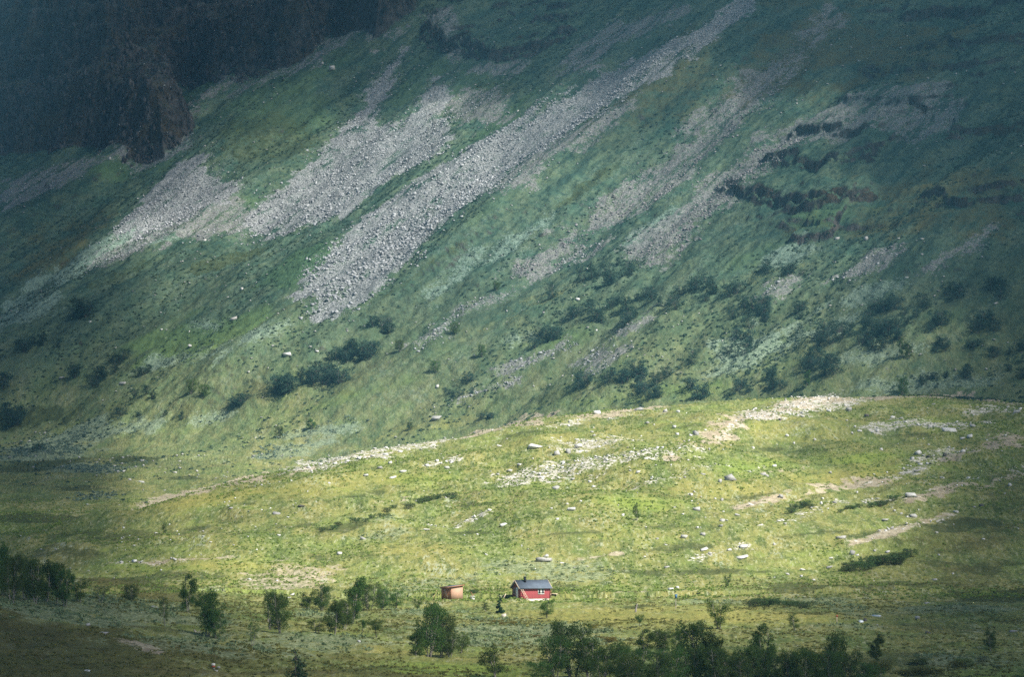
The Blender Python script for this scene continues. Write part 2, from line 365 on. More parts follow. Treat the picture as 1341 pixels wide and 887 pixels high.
def ground_material():
    m, n, b = newmat('ground')
    co = nd(n, 'ShaderNodeNewGeometry').outputs['Position']
    nor = nd(n, 'ShaderNodeNewGeometry').outputs['Normal']
    A = nd(n, 'ShaderNodeAttribute', attribute_name='maskA'); B = nd(n, 'ShaderNodeAttribute', attribute_name='maskB'); Cc = nd(n, 'ShaderNodeAttribute', attribute_name='maskC')
    sa = nd(n, 'ShaderNodeSeparateColor'); n.links.new(A.outputs['Color'], sa.inputs[0])
    sb = nd(n, 'ShaderNodeSeparateColor'); n.links.new(B.outputs['Color'], sb.inputs[0])
    sc = nd(n, 'ShaderNodeSeparateColor'); n.links.new(Cc.outputs['Color'], sc.inputs[0])
    scree, pale, willow, green = sa.outputs[0], sa.outputs[1], sa.outputs[2], A.outputs['Alpha']
    ochre, bare, dark, brown = sb.outputs[0], sb.outputs[1], sb.outputs[2], B.outputs['Alpha']
    mount, thin, rock = sc.outputs[0], sc.outputs[1], sc.outputs[2]
    n1 = noise(n, co, 0.016, 5, 0.62); n2 = noise(n, co, 0.09, 6, 0.7); n3 = noise(n, co, 0.45, 5, 0.75); n4 = noise(n, co, 1.6, 3, 0.7)
    n5 = noise(n, co, 0.05, 6, 0.7)
    def edge(mk, nz, k=1.1, g=5.0, gain=1.0):
        t = mth(n, 'ADD', mth(n, 'MULTIPLY', mk, gain), mth(n, 'MULTIPLY', mth(n, 'SUBTRACT', mth(n, 'ADD', mth(n, 'MULTIPLY', nz, 0.55), mth(n, 'MULTIPLY', n4, 0.45)), 0.5), k * 4.2))
        t = mth(n, 'MULTIPLY', mth(n, 'SUBTRACT', t, 0.5), g)
        t = mth(n, 'ADD', t, 0.5, True)
        return mth(n, 'MULTIPLY', t, ramp(n, mk, 0.0, 0.12))
    # fall-line coordinates of the slope, for streaks that run down it
    mr = nd(n, 'ShaderNodeMapping'); mr.inputs['Rotation'].default_value = (0, 0, math.atan2(NX, NY)); n.links.new(co, mr.inputs[0])
    m2 = nd(n, 'ShaderNodeMapping'); m2.inputs['Scale'].default_value = (0.16, 0.022, 0.022); n.links.new(mr.outputs[0], m2.inputs[0])
    fl = noise(n, m2.outputs[0], 1.0, 7, 0.75)
    n6 = noise(n, co, 3.2, 2, 0.7)
    mk_ = nd(n, 'ShaderNodeMapping'); mk_.inputs['Scale'].default_value = (0.75, 0.16, 0.4); n.links.new(co, mk_.inputs[0])
    k2 = noise(n, mk_.outputs[0], 0.16, 6, 0.72); k3 = noise(n, mk_.outputs[0], 0.7, 5, 0.75); k4 = noise(n, mk_.outputs[0], 2.4, 3, 0.75)
    # knoll and valley grass: yellow green, drier straw, small dark heath flecks
    g = mixc(n, ramp(n, k2, 0.38, 0.60), (0.130, 0.175, 0.052), (0.26, 0.245, 0.082))
    g = mixc(n, ramp(n, n5, 0.50, 0.66), g, (0.195, 0.245, 0.062))
    g = mixc(n, mth(n, 'MULTIPLY', ramp(n, k3, 0.50, 0.62), 0.85), g, (0.075, 0.110, 0.036))
    g = mixc(n, mth(n, 'MULTIPLY', ramp(n, k4, 0.54, 0.66), 0.7), g, (0.36, 0.37, 0.22))
    g = mixc(n, mth(n, 'MULTIPLY', ramp(n, k4, 0.46, 0.36), 0.55), g, (0.08, 0.105, 0.04))
    g = mixc(n, mth(n, 'MULTIPLY', mth(n, 'MULTIPLY', ramp(n, k2, 0.56, 0.64), ramp(n, k4, 0.48, 0.58)), 0.7), g, (0.33, 0.37, 0.26))
    # mountain heath: deeper green with grey flecks, haze teal put into the colour
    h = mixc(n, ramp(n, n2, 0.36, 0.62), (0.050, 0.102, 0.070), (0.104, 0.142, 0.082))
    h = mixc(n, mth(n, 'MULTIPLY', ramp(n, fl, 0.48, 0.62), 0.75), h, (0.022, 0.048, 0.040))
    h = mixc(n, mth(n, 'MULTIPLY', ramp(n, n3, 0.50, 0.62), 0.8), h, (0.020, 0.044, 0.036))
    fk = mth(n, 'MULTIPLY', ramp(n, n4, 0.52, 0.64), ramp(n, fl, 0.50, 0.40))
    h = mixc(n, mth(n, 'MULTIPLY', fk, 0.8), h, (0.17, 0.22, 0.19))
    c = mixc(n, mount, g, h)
    c = mixc(n, mth(n, 'MULTIPLY', edge(green, n2, 0.5, 2), 0.75), c, mixc(n, mount, mixc(n, ramp(n, n3, .35, .65), (0.14, 0.22, 0.04), (0.27, 0.33, 0.065)), mixc(n, ramp(n, n3, .35, .65), (0.038, 0.085, 0.046), (0.085, 0.150, 0.065))))  # mountain greens carry the same haze teal in their colour
    c = mixc(n, mth(n, 'MULTIPLY', edge(ochre, n2, 0.6, 2), 0.7), c, mixc(n, ramp(n, n3, .35, .65), (0.37, 0.32, 0.095), (0.21, 0.225, 0.06)))
    c = mixc(n, mth(n, 'MULTIPLY', edge(brown, n2, 0.6, 2), 0.8), c, mixc(n, ramp(n, n3, 0.38, 0.62), (0.070, 0.058, 0.024), (0.12, 0.115, 0.040)))
    c = mixc(n, mth(n, 'MULTIPLY', edge(dark, n3, 0.7, 2, 0.98), 0.8), c, mixc(n, ramp(n, n4, .4, .6), (0.030, 0.045, 0.018), (0.07, 0.085, 0.032)))
    wl = mth(n, 'MULTIPLY', edge(willow, n3, 1.0, 3, 0.8), 0.85)
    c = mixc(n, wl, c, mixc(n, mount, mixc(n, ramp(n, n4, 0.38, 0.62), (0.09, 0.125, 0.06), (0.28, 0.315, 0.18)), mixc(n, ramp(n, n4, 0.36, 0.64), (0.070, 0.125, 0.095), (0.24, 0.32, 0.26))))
    bt = mixc(n, ramp(n, n3, 0.38, 0.62), (0.30, 0.235, 0.18), (0.48, 0.42, 0.31))
    c = mixc(n, mth(n, 'MULTIPLY', edge(bare, n3, 0.75, 3, 0.9), 0.8), c, bt)
    c = mixc(n, edge(pale, n3, 1.05, 4, 0.50), c, mixc(n, ramp(n, n4, .38, .62), (0.27, 0.255, 0.22), (0.62, 0.59, 0.53)))
    tn = mth(n, 'MULTIPLY', thin, ramp(n, fl, 0.64, 0.46))
    c = mixc(n, mth(n, 'MULTIPLY', edge(tn, n3, 1.2, 3, 0.78), 0.8), c, mixc(n, ramp(n, n4, .38, .62), (0.085, 0.088, 0.088), (0.29, 0.285, 0.28)))
    c = mixc(n, mth(n, 'MULTIPLY', edge(mth(n, 'MULTIPLY', scree, ramp(n, fl, 0.68, 0.50)), n2, 1.15, 2.5, 0.92), 0.85), c, mixc(n, ramp(n, n4, 0.40, 0.60), (0.05, 0.057, 0.065), (0.36, 0.37, 0.375)))
    sz = nd(n, 'ShaderNodeSeparateXYZ'); n.links.new(nor, sz.inputs[0])
    steep = mth(n, 'MULTIPLY', mth(n, 'SUBTRACT', 1.0, ramp(n, mth(n, 'ADD', sz.outputs[2], mth(n, 'MULTIPLY', n2, 0.15)), 0.58, 0.74)), mount)
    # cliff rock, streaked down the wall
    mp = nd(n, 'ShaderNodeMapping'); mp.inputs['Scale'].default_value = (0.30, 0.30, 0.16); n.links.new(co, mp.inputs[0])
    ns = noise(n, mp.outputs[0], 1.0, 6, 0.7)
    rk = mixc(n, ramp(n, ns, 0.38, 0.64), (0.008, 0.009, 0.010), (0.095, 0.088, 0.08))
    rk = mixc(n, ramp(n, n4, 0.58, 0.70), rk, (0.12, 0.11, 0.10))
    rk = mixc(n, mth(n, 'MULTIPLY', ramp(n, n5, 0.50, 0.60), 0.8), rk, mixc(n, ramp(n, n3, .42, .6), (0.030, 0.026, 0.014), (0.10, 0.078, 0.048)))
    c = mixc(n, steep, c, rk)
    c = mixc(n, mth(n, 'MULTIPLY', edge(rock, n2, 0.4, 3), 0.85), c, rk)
    n.links.new(c, b.inputs['Base Color'])
    bp = nd(n, 'ShaderNodeBump'); bp.inputs['Strength'].default_value = 0.9; bp.inputs['Distance'].default_value = 0.8
    hsum = mth(n, 'ADD', mth(n, 'MULTIPLY', n3, 1.0), mth(n, 'ADD', mth(n, 'MULTIPLY', n4, 0.4), mth(n, 'MULTIPLY', mth(n, 'MULTIPLY', ns, 2.0), steep)))
    n.links.new(hsum, bp.inputs['Height']); n.links.new(bp.outputs[0], b.inputs['Normal'])
    b.inputs['Roughness'].default_value = 1.0; b.inputs['Specular IOR Level'].default_value = 0.05
    return m
def rock_material(name, lo, hi, sc=1.2):
    m, n, b = newmat(name)
    co = nd(n, 'ShaderNodeNewGeometry').outputs['Position']; g = nd(n, 'ShaderNodeNewGeometry')
    f = noise(n, co, sc, 6, 0.7); f2 = noise(n, co, sc * 5, 3, 0.7)
    c = mixc(n, ramp(n, f, 0.32, 0.68), lo, hi)
    r = g.outputs['Random Per Island']
    c2 = mixc(n, r, tuple(v * 0.6 for v in lo), tuple(min(v * 1.15, .8) for v in hi))
    c = mixc(n, 0.55, c, c2)
    c = mixc(n, mth(n, 'MULTIPLY', ramp(n, f2, 0.55, 0.7), 0.4), c, (0.09, 0.10, 0.07))
    n.links.new(c, b.inputs['Base Color'])
    bp = nd(n, 'ShaderNodeBump'); bp.inputs['Strength'].default_value = 0.5; bp.inputs['Distance'].default_value = 0.2
    n.links.new(f2, bp.inputs['Height']); n.links.new(bp.outputs[0], b.inputs['Normal'])
    return m
def leaf_material(name, a, bb, tr=0.3):
    m, n, b = newmat(name)
    g = nd(n, 'ShaderNodeNewGeometry'); oi = nd(n, 'ShaderNodeObjectInfo')
    nz = noise(n, g.outputs['Position'], 0.9, 3, 0.6)
    c = mixc(n, mth(n, 'ADD', mth(n, 'MULTIPLY', g.outputs['Random Per Island'], 0.5), mth(n, 'MULTIPLY', ramp(n, nz, .3, .7), 0.5)), a, bb)
    hs = nd(n, 'ShaderNodeHueSaturation'); n.links.new(c, hs.inputs['Color'])
    n.links.new(mth(n, 'ADD', mth(n, 'MULTIPLY', oi.outputs['Random'], 0.05), 0.475), hs.inputs['Hue'])
    n.links.new(mth(n, 'ADD', mth(n, 'MULTIPLY', oi.outputs['Random'], 0.4), 0.8), hs.inputs['Value'])
    n.links.new(hs.outputs[0], b.inputs['Base Color']); b.inputs['Roughness'].default_value = 0.7
    t = nd(n, 'ShaderNodeBsdfTranslucent'); n.links.new(hs.outputs[0], t.inputs[0])
    mx = nd(n, 'ShaderNodeMixShader'); mx.inputs[0].default_value = tr
    n.links.new(b.outputs[0], mx.inputs[1]); n.links.new(t.outputs[0], mx.inputs[2])
    n.links.new(mx.outputs[0], n.nodes['Material Output'].inputs[0])
    return m
def flat_material(name, col, var=0.15, sc=3.0, rough=0.8, stretch=(1, 1, 1)):
    m, n, b = newmat(name)
    tc = nd(n, 'ShaderNodeTexCoord'); mp = nd(n, 'ShaderNodeMapping'); mp.inputs['Scale'].default_value = stretch
    n.links.new(tc.outputs['Object'], mp.inputs[0])
    f = noise(n, mp.outputs[0], sc, 4, 0.65)
    c = mixc(n, ramp(n, f, 0.3, 0.7), tuple(v * (1 - var) for v in col), tuple(min(v * (1 + var), .85) for v in col))
    n.links.new(c, b.inputs['Base Color']); b.inputs['Roughness'].default_value = rough
    return m
M = {}
M['ground'] = ground_material()
M['rock_pale'] = rock_material('pale lichen rock', (0.42, 0.41, 0.385), (0.80, 0.79, 0.74))
M['rock_grey'] = rock_material('grey rock', (0.24, 0.24, 0.235), (0.52, 0.51, 0.48))
M['rock_dark'] = rock_material('dark rock', (0.05, 0.048, 0.046), (0.16, 0.15, 0.14))
M['scree'] = rock_material('scree block', (0.14, 0.152, 0.168), (0.46, 0.475, 0.485), 0.5)
M['scree_pink'] = rock_material('rusty scree block', (0.14, 0.135, 0.14), (0.34, 0.325, 0.33), 0.3)
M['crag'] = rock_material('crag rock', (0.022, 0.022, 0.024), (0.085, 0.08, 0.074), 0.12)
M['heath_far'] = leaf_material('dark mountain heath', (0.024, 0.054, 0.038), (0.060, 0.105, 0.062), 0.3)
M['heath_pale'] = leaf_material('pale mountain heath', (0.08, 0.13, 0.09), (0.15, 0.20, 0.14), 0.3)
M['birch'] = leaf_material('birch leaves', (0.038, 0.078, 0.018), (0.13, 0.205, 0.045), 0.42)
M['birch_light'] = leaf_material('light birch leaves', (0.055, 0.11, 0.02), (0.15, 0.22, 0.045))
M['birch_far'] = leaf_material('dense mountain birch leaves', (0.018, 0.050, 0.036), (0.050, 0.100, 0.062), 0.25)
M['spruce'] = leaf_material('dark needles', (0.014, 0.045, 0.018), (0.04, 0.085, 0.03), 0.1)
M['willow'] = leaf_material('grey willow leaves', (0.11, 0.145, 0.065), (0.27, 0.30, 0.16), 0.3)
M['heath'] = leaf_material('dwarf birch leaves', (0.12, 0.15, 0.04), (0.27, 0.28, 0.08), 0.4)
M['heath_green'] = leaf_material('green heath leaves', (0.13, 0.18, 0.04), (0.27, 0.31, 0.07), 0.4)
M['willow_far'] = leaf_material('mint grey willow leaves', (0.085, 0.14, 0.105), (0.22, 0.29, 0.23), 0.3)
M['shrub'] = leaf_material('shrub leaves', (0.035, 0.07, 0.022), (0.11, 0.165, 0.05), 0.3)
M['heath_gold'] = leaf_material('yellowing heath leaves', (0.10, 0.10, 0.02), (0.26, 0.22, 0.05), 0.2)
M['bark'] = flat_material('birch bark', (0.30, 0.27, 0.24), 0.5, 2.0, 0.9, (1, 1, 4))
M['bark_dark'] = flat_material('dark bark', (0.10, 0.085, 0.075), 0.4, 3.0)
M['red'] = flat_material('red painted boards', (0.38, 0.085, 0.095), 0.18, 2.2, 0.8, (6, 6, 0.4))
M['red_shade_trim'] = flat_material('gable shade red and corner trim', (0.20, 0.05, 0.045), 0.3, 2.2, 0.8, (6, 6, 0.4))  # red darkened for the gable's shade; the corner boards share it
M['white'] = flat_material('white paint', (0.78, 0.76, 0.72), 0.06)
M['stone_white'] = flat_material('whitewashed stone', (0.62, 0.55, 0.47), 0.15, 2.0)
M['roof'] = flat_material('grey roofing felt', (0.10, 0.125, 0.16), 0.18, 1.2)
M['black'] = flat_material('black chimney metal', (0.015, 0.016, 0.02), 0.2)
M['glass'] = flat_material('dark window glass', (0.05, 0.07, 0.10), 0.2, 1.0, 0.15)
M['plank'] = flat_material('orange plywood', (0.46, 0.29, 0.20), 0.12, 2.0, 0.8, (5, 5, 0.5))
M['plank_dark'] = flat_material('brown door planks', (0.33, 0.16, 0.09), 0.25, 2.0, 0.8, (6, 6, 0.4))
M['grey_wood'] = flat_material('weathered grey wood', (0.42, 0.37, 0.32), 0.25, 3.0)
M['pale_wood'] = flat_material('pale new wood', (0.62, 0.50, 0.38), 0.12, 3.0)
M['blue'] = flat_material('blue sign enamel', (0.06, 0.18, 0.36), 0.1, 2.0, 0.5)
M['orange'] = flat_material('orange red paint', (0.42, 0.10, 0.06), 0.1)
M['water'] = flat_material('white water', (0.75, 0.82, 0.88), 0.1, 2.0, 0.2)

# ------------------------------------------------------------------ mesh helpers
def np_mesh(name, verts, faces, mat, smooth=False, mats=None, fmat=None):
    verts = np.asarray(verts, np.float32); faces = np.asarray(faces, np.int32)
    me = bpy.data.meshes.new(name)
    nf, k = faces.shape
    me.vertices.add(len(verts)); me.vertices.foreach_set('co', verts.ravel())
    me.loops.add(nf * k); me.loops.foreach_set('vertex_index', faces.ravel())
    me.polygons.add(nf); me.polygons.foreach_set('loop_start', np.arange(nf, dtype=np.int32) * k)
    me.polygons.foreach_set('loop_total', np.full(nf, k, np.int32))
    if smooth: me.polygons.foreach_set('use_smooth', np.ones(nf, bool))
    for mm in (mats or [mat]): me.materials.append(mm)
    if fmat is not None: me.polygons.foreach_set('material_index', np.asarray(fmat, np.int32))
    me.update(calc_edges=True)
    return me
def link(name, me, parent=None, label=None, cat=None, group=None, kind=None, loc=None):
    o = bpy.data.objects.new(name, me); COL.objects.link(o)
    if parent is not None: o.parent = parent
    if loc is not None: o.location = loc
    tag(o, label, cat, group, kind)
    return o
def tag(o, label=None, cat=None, group=None, kind=None):
    if label: o['label'] = label
    if cat: o['category'] = cat
    if group: o['group'] = group
    if kind: o['kind'] = kind
    return o
class MB:
    def __init__(s): s.v = []; s.f = []
    def hexa(s, P):
        k = len(s.v); s.v += [tuple(p) for p in P]
        s.f += [(k, k + 3, k + 2, k + 1), (k + 4, k + 5, k + 6, k + 7), (k, k + 1, k + 5, k + 4), (k + 1, k + 2, k + 6, k + 5), (k + 2, k + 3, k + 7, k + 6), (k + 3, k, k + 4, k + 7)]
        return s
    def box(s, x0, x1, y0, y1, z0, z1):
        return s.hexa([(x0, y0, z0), (x1, y0, z0), (x1, y1, z0), (x0, y1, z0), (x0, y0, z1), (x1, y0, z1), (x1, y1, z1), (x0, y1, z1)])
    def beam(s, a, b, w, h=None):
        a = Vector(a); b = Vector(b); h = h or w; d = (b - a).normalized()
        r = d.cross(Vector((0, 0, 1)) if abs(d.z) < .95 else Vector((1, 0, 0))).normalized(); q = r.cross(d)
        r *= w / 2; q *= h / 2
        return s.hexa([a - r - q, a + r - q, a + r + q, a - r + q, b - r - q, b + r - q, b + r + q, b - r + q])
    def mesh(s, name, mat): return np_mesh(name, s.v, s.f, mat)
def tube(pts, rad, n=6):
    """tapered tube through pts -> verts, quads"""
    V = []; Fc = []
    for i, (p, r) in enumerate(zip(pts, rad)):
        a = Vector(pts[max(i - 1, 0)]); b = Vector(pts[min(i + 1, len(pts) - 1)])
        d = (b - a).normalized(); e = d.cross(Vector((0.3, 1, 0.1))).normalized(); g = d.cross(e)
        for k in range(n):
            t = 2 * math.pi * k / n
            V.append(tuple(Vector(p) + e * (r * math.cos(t)) + g * (r * math.sin(t))))
    for i in range(len(pts) - 1):
        for k in range(n):
            Fc.append((i * n + k, i * n + (k + 1) % n, (i + 1) * n + (k + 1) % n, (i + 1) * n + k))
    return V, Fc

# ------------------------------------------------------------------ ground sheet
def build_ground():
    uc = np.concatenate([np.linspace(-0.34, -0.172, 60, endpoint=False), np.linspace(-0.172, 0.172, 1150), np.linspace(0.172, 0.34, 61)[1:]])
    NR = 1250
    ys = np.exp(np.linspace(math.log(40), math.log(3200), 2600))
    U, Y = np.meshgrid(uc[::6], ys, indexing='ij')
    Z = H(U * Y, Y, False)
    _, V, _ = project(U * Y, Y, Z)
    wgt = np.abs(np.diff(V, axis=1)) * np.where((Y[:, 1:] > 200), 1.0, 0.02) + 0.10
    wgt = np.minimum(wgt, 6)
    wgt = np.where(Y[:, 1:] > 2350, wgt * 0.15, wgt)
    for _ in range(3):      # keep neighbouring columns alike
        wgt[1:-1] = (wgt[:-2] + wgt[1:-1] + wgt[2:]) / 3
    cw = np.concatenate([np.zeros((len(U), 1)), np.cumsum(wgt, axis=1)], axis=1)
    cw /= cw[:, -1:]
    tgt = np.linspace(0, 1, NR)
    YR = np.stack([np.interp(tgt, cw[i], ys) for i in range(len(U))])
    YF = np.empty((len(uc), NR))
    for j in range(NR): YF[:, j] = np.interp(uc, uc[::6], YR[:, j])
    X = uc[:, None] * YF
    Z = H(X, YF, True)
    v = np.stack([X.ravel(), YF.ravel(), Z.ravel()], 1)
    a = np.arange(len(uc) - 1)[:, None] * NR + np.arange(NR - 1)[None]
    f = np.stack([a, a + NR, a + NR + 1, a + 1], -1).reshape(-1, 4)
    me = np_mesh('ground', v, f, M['ground'], smooth=True)
    x, y, z = v[:, 0], v[:, 1], v[:, 2]
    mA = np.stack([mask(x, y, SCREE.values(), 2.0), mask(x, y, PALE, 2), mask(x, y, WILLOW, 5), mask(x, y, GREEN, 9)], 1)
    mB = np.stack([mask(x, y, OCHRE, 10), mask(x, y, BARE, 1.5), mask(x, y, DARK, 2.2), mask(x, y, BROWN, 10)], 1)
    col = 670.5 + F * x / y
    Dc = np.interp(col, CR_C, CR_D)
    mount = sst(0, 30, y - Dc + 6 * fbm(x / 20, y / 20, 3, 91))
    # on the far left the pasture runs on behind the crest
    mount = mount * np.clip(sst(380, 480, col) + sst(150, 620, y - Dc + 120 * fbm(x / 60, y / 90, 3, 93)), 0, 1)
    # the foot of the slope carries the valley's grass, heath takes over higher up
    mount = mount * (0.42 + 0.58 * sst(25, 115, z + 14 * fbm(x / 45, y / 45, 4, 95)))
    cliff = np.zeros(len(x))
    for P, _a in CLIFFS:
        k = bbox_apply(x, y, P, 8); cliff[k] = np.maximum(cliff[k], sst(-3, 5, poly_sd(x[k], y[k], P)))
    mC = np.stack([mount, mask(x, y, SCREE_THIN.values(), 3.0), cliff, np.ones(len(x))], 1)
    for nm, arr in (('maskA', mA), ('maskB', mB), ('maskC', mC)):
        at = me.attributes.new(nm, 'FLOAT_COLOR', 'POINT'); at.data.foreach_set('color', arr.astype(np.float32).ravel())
    return link('ground', me, kind='structure')
build_ground()
def gz(x, y): return float(H(np.array([x]), np.array([y]), True)[0])
def at(c, r):
    x, y, _ = cast(c, r); return x, y, gz(x, y)
def ppm(y): return F / y

# ------------------------------------------------------------------ rocks
def rock_proto(seed, flat=0.6, n=13):
    r = random.Random(seed); bm = bmesh.new()
    P = [Vector((a * r.uniform(.4, 1), b * r.uniform(.45, 1), c * r.uniform(.4, 1))) * .75 for a in (-1, 1) for b in (-1, 1) for c in (-1, 1)]
    P += [Vector((r.gauss(0, 1), r.gauss(0, 1), r.gauss(0, 1))).normalized() * r.uniform(0.85, 1.0) for _ in range(max(n - 5, 3))]
    r.shuffle(P); P = P[:max(n - 2, 7)]
    for v in P:
        bm.verts.new((v.x * 0.5, v.y * 0.5 * r.uniform(.9, 1), v.z * 0.5 * flat))
    g = bmesh.ops.convex_hull(bm, input=bm.verts)
    bmesh.ops.delete(bm, geom=[v for v in bm.verts if not v.link_faces], context='VERTS')
    bmesh.ops.triangulate(bm, faces=bm.faces)
    bm.verts.index_update()
    V = np.array([v.co[:] for v in bm.verts]); Fc = np.array([[q.index for q in f.verts] for f in bm.faces]); bm.free()
    return V, Fc
RP = [rock_proto(s, random.Random(s).uniform(.55, .95), 9) for s in range(14)]
def rocks_mesh(name, pos, size, mat, flat=1.0, seed=1, tilt=.35):
    r = np.random.default_rng(seed); VV = []; FF = []; k = 0
    for p in range(len(RP)):
        idx = np.nonzero(np.arange(len(pos)) % len(RP) == p)[0]
        if not len(idx): continue
        V, Fc = RP[p]; m = len(idx)
        a = r.uniform(0, 6.283, m); ca, sa = np.cos(a), np.sin(a); tl = r.normal(0, tilt, m)
        st = r.uniform(.75, 1.3, (m, 3)) * size[idx][:, None]; st[:, 2] *= flat
        P = V[None] * st[:, None, :]
        x = P[..., 0]; y = P[..., 1]; z = P[..., 2]
        y, z = y * np.cos(tl)[:, None] - z * np.sin(tl)[:, None], y * np.sin(tl)[:, None] + z * np.cos(tl)[:, None]
        x, y = x * ca[:, None] - y * sa[:, None], x * sa[:, None] + y * ca[:, None]
        P = np.stack([x, y, z], -1) + pos[idx][:, None, :]
        VV.append(P.reshape(-1, 3)); FF.append((Fc[None] + (k + np.arange(m) * len(V))[:, None, None]).reshape(-1, 3)); k += m * len(V)
    return np_mesh(name, np.concatenate(VV), np.concatenate(FF), mat)
def fill_poly(poly_px, n, seed, w=0.0):
    P = np.array(wpts(cast, poly_px)); r = np.random.default_rng(seed)
    out = []
    tot = 0
    lo, hi = P.min(0), P.max(0)
    while tot < n:
        q = r.uniform(lo, hi, (n * 4, 2)); d = poly_sd(q[:, 0], q[:, 1], [tuple(t) for t in P])
        amp = min(7.0, 0.5 * max(d.max(), 1.0)) if len(d) else 1
        q = q[d + amp * 1.6 * fbm(q[:, 0] / 13, q[:, 1] / 13, 4, 305, 0.65) + 0.55 * amp * r.normal(size=len(q)) > -w]; out.append(q); tot += len(q)
        if len(out) > 30: break
    return np.concatenate(out)[:n]
def poly_area(poly_px):
    P = np.array(wpts(cast, poly_px)); x, y = P[:, 0], P[:, 1]
    return 0.5 * abs(np.dot(x, np.roll(y, 1)) - np.dot(y, np.roll(x, 1)))
def scree_object(polys, dens, smin, smax_, mat, label, name, seed, patchy=0.0):
    pts = []
    for i, p in enumerate(polys):
        n = int(min(poly_area(p) * dens, 26000))
        pts.append(fill_poly(p, max(n, 20), seed + i, 0.6))
    q = np.concatenate(pts)
    if patchy > 0:
        c = NY * q[:, 0] - NX * q[:, 1]; s = NX * q[:, 0] + NY * q[:, 1]
        q = q[fbm(c / 9, s / 45, 4, seed) + 0.25 * RNG.normal(size=len(q)) > patchy - 0.35]
    z = H(q[:, 0], q[:, 1], True)
    r = np.random.default_rng(seed)
    sz = smin + (smax_ - smin) * r.power(0.55, len(q)) ** 2.2
    ss = NX * q[:, 0] + NY * q[:, 1]; sz = sz * np.interp(ss, [np.percentile(ss, 5), np.percentile(ss, 95)], [1.25, .72])   # big blocks roll furthest
    pos = np.column_stack([q, z + sz * 0.12])
    return link(name, rocks_mesh(name, pos, sz, mat, 0.9, seed), label=label, cat='scree', kind='stuff')
scree_object([SCREE['main']], 1.9, 0.4, 2.0, M['scree'], 'long bright tongue of grey scree blocks running down the middle of the mountainside', 'scree', 11, 0.31)
scree_object([SCREE['middle']], 1.5, 0.4, 1.8, M['scree'], 'broad fan of grey scree with two narrow upper arms left of the long tongue', 'scree', 12, 0.34)
scree_object([SCREE['left']], 1.5, 0.4, 1.6, M['scree'], 'smaller triangular patch of grey scree under the dark cliff', 'scree', 13, 0.35)
scree_object([SCREE_THIN['pink'], SCREE_THIN['lower']], 1.2, 0.4, 1.5, M['scree_pink'], 'thin rusty grey scree streaks on the right of the mountainside', 'scree', 14, 0.38)
scree_object([SCREE_THIN[k] for k in 'abcdefghijklmopqrst'], 0.8, 0.4, 1.5, M['scree'], 'scattered small patches of loose grey stone over the mountainside', 'scree', 15, 0.36)
def loose_stones():
    pts = []; szs = []
    for i, p in enumerate(PALE):
        n = int(min(poly_area(p) * 0.10, 420)); q = fill_poly(p, max(n, 10), 300 + i, 1.0); pts.append(q); szs.append(RNG.uniform(.35, 1.0, len(q)) ** 1.5 * 1.2)
    q = np.column_stack([RNG.uniform(-0.16, 0.16, 900), RNG.uniform(520, 860, 900)]); q[:, 0] *= q[:, 1]
    q = q[vnoise(q[:, 0] / 25, q[:, 1] / 45, 77) > 0.5]; pts.append(q); szs.append(RNG.uniform(.3, .75, len(q)))
    q = np.concatenate(pts); sz = np.concatenate(szs); z = H(q[:, 0], q[:, 1], True)
    link('loose_stones', rocks_mesh('loose_stones', np.column_stack([q, z + sz * .15]), sz, M['rock_pale'], 0.7, 3), label='countless small pale stones strewn over the grassy knoll', cat='stones', kind='stuff')
    q = np.column_stack([RNG.uniform(-0.165, 0.165, 5200), RNG.uniform(900, 2000, 5200)]); q[:, 0] *= q[:, 1]
    q = q[vnoise(q[:, 0] / 30, q[:, 1] / 30, 78) > 0.55]; z = H(q[:, 0], q[:, 1], True); sz = RNG.uniform(.45, 1.5, len(q)) ** 1.3
    link('loose_stones', rocks_mesh('loose_stones', np.column_stack([q, z + sz * .15]), sz, M['rock_grey'], 0.8, 4), label='countless small grey stones strewn over the heath of the mountainside', cat='stones', kind='stuff')
loose_stones()

# ------------------------------------------------------------------ labels by neighbourhood
LANDMARKS = [(696, 772, 'the red cabin'), (592, 780, 'the small plank shed'), (711, 734, 'the capped grey rock'), (701, 584, 'the long white slab'),
    (748, 666, 'the mid knoll boulder'), (913, 664, 'the wedge shaped grey boulder'), (958, 625, 'the big overhanging boulder'), (878, 769, 'the white rock pair'),
    (1111, 536, 'the summit boulder'), (1244, 562, 'the broad pale outcrop'), (1203, 592, 'the large white boulder'), (1195, 674, 'the humped grey boulder'),
    (1193, 650, 'the white sloping ledge'), (1101, 703, 'the lone wide grey boulder'), (1132, 812, 'the dark stream stones'), (134, 828, 'the pointed foreground slab'), (279, 873, 'the painted trail cairn'),
    (361, 670, 'the square grey block'), (475, 704, 'the willow strip rock'), (660, 686, 'the low white rock'), (781, 539, 'the white crest boulder'), (911, 565, 'the split grey boulder'),
    (886, 790, 'the blue signpost'), (833, 800, 'the white snag'), (1096, 812, 'the red trail marker'), (400, 755, 'the sandy hollow'), (380, 390, 'the foot of the bright scree'), (249, 451, 'the lone hollow boulder'),
    (572, 507, 'the pinkish boulder'), (430, 85, 'the cliff foot'), (1045, 275, 'the dark rock band')]
NUMW = ['', 'first', 'second', 'third', 'fourth', 'fifth', 'sixth', 'seventh', 'eighth', 'ninth', 'tenth', 'eleventh', 'twelfth', 'thirteenth', 'fourteenth', 'fifteenth', 'sixteenth', 'seventeenth', 'eighteenth', 'nineteenth', 'twentieth']
PEND = []
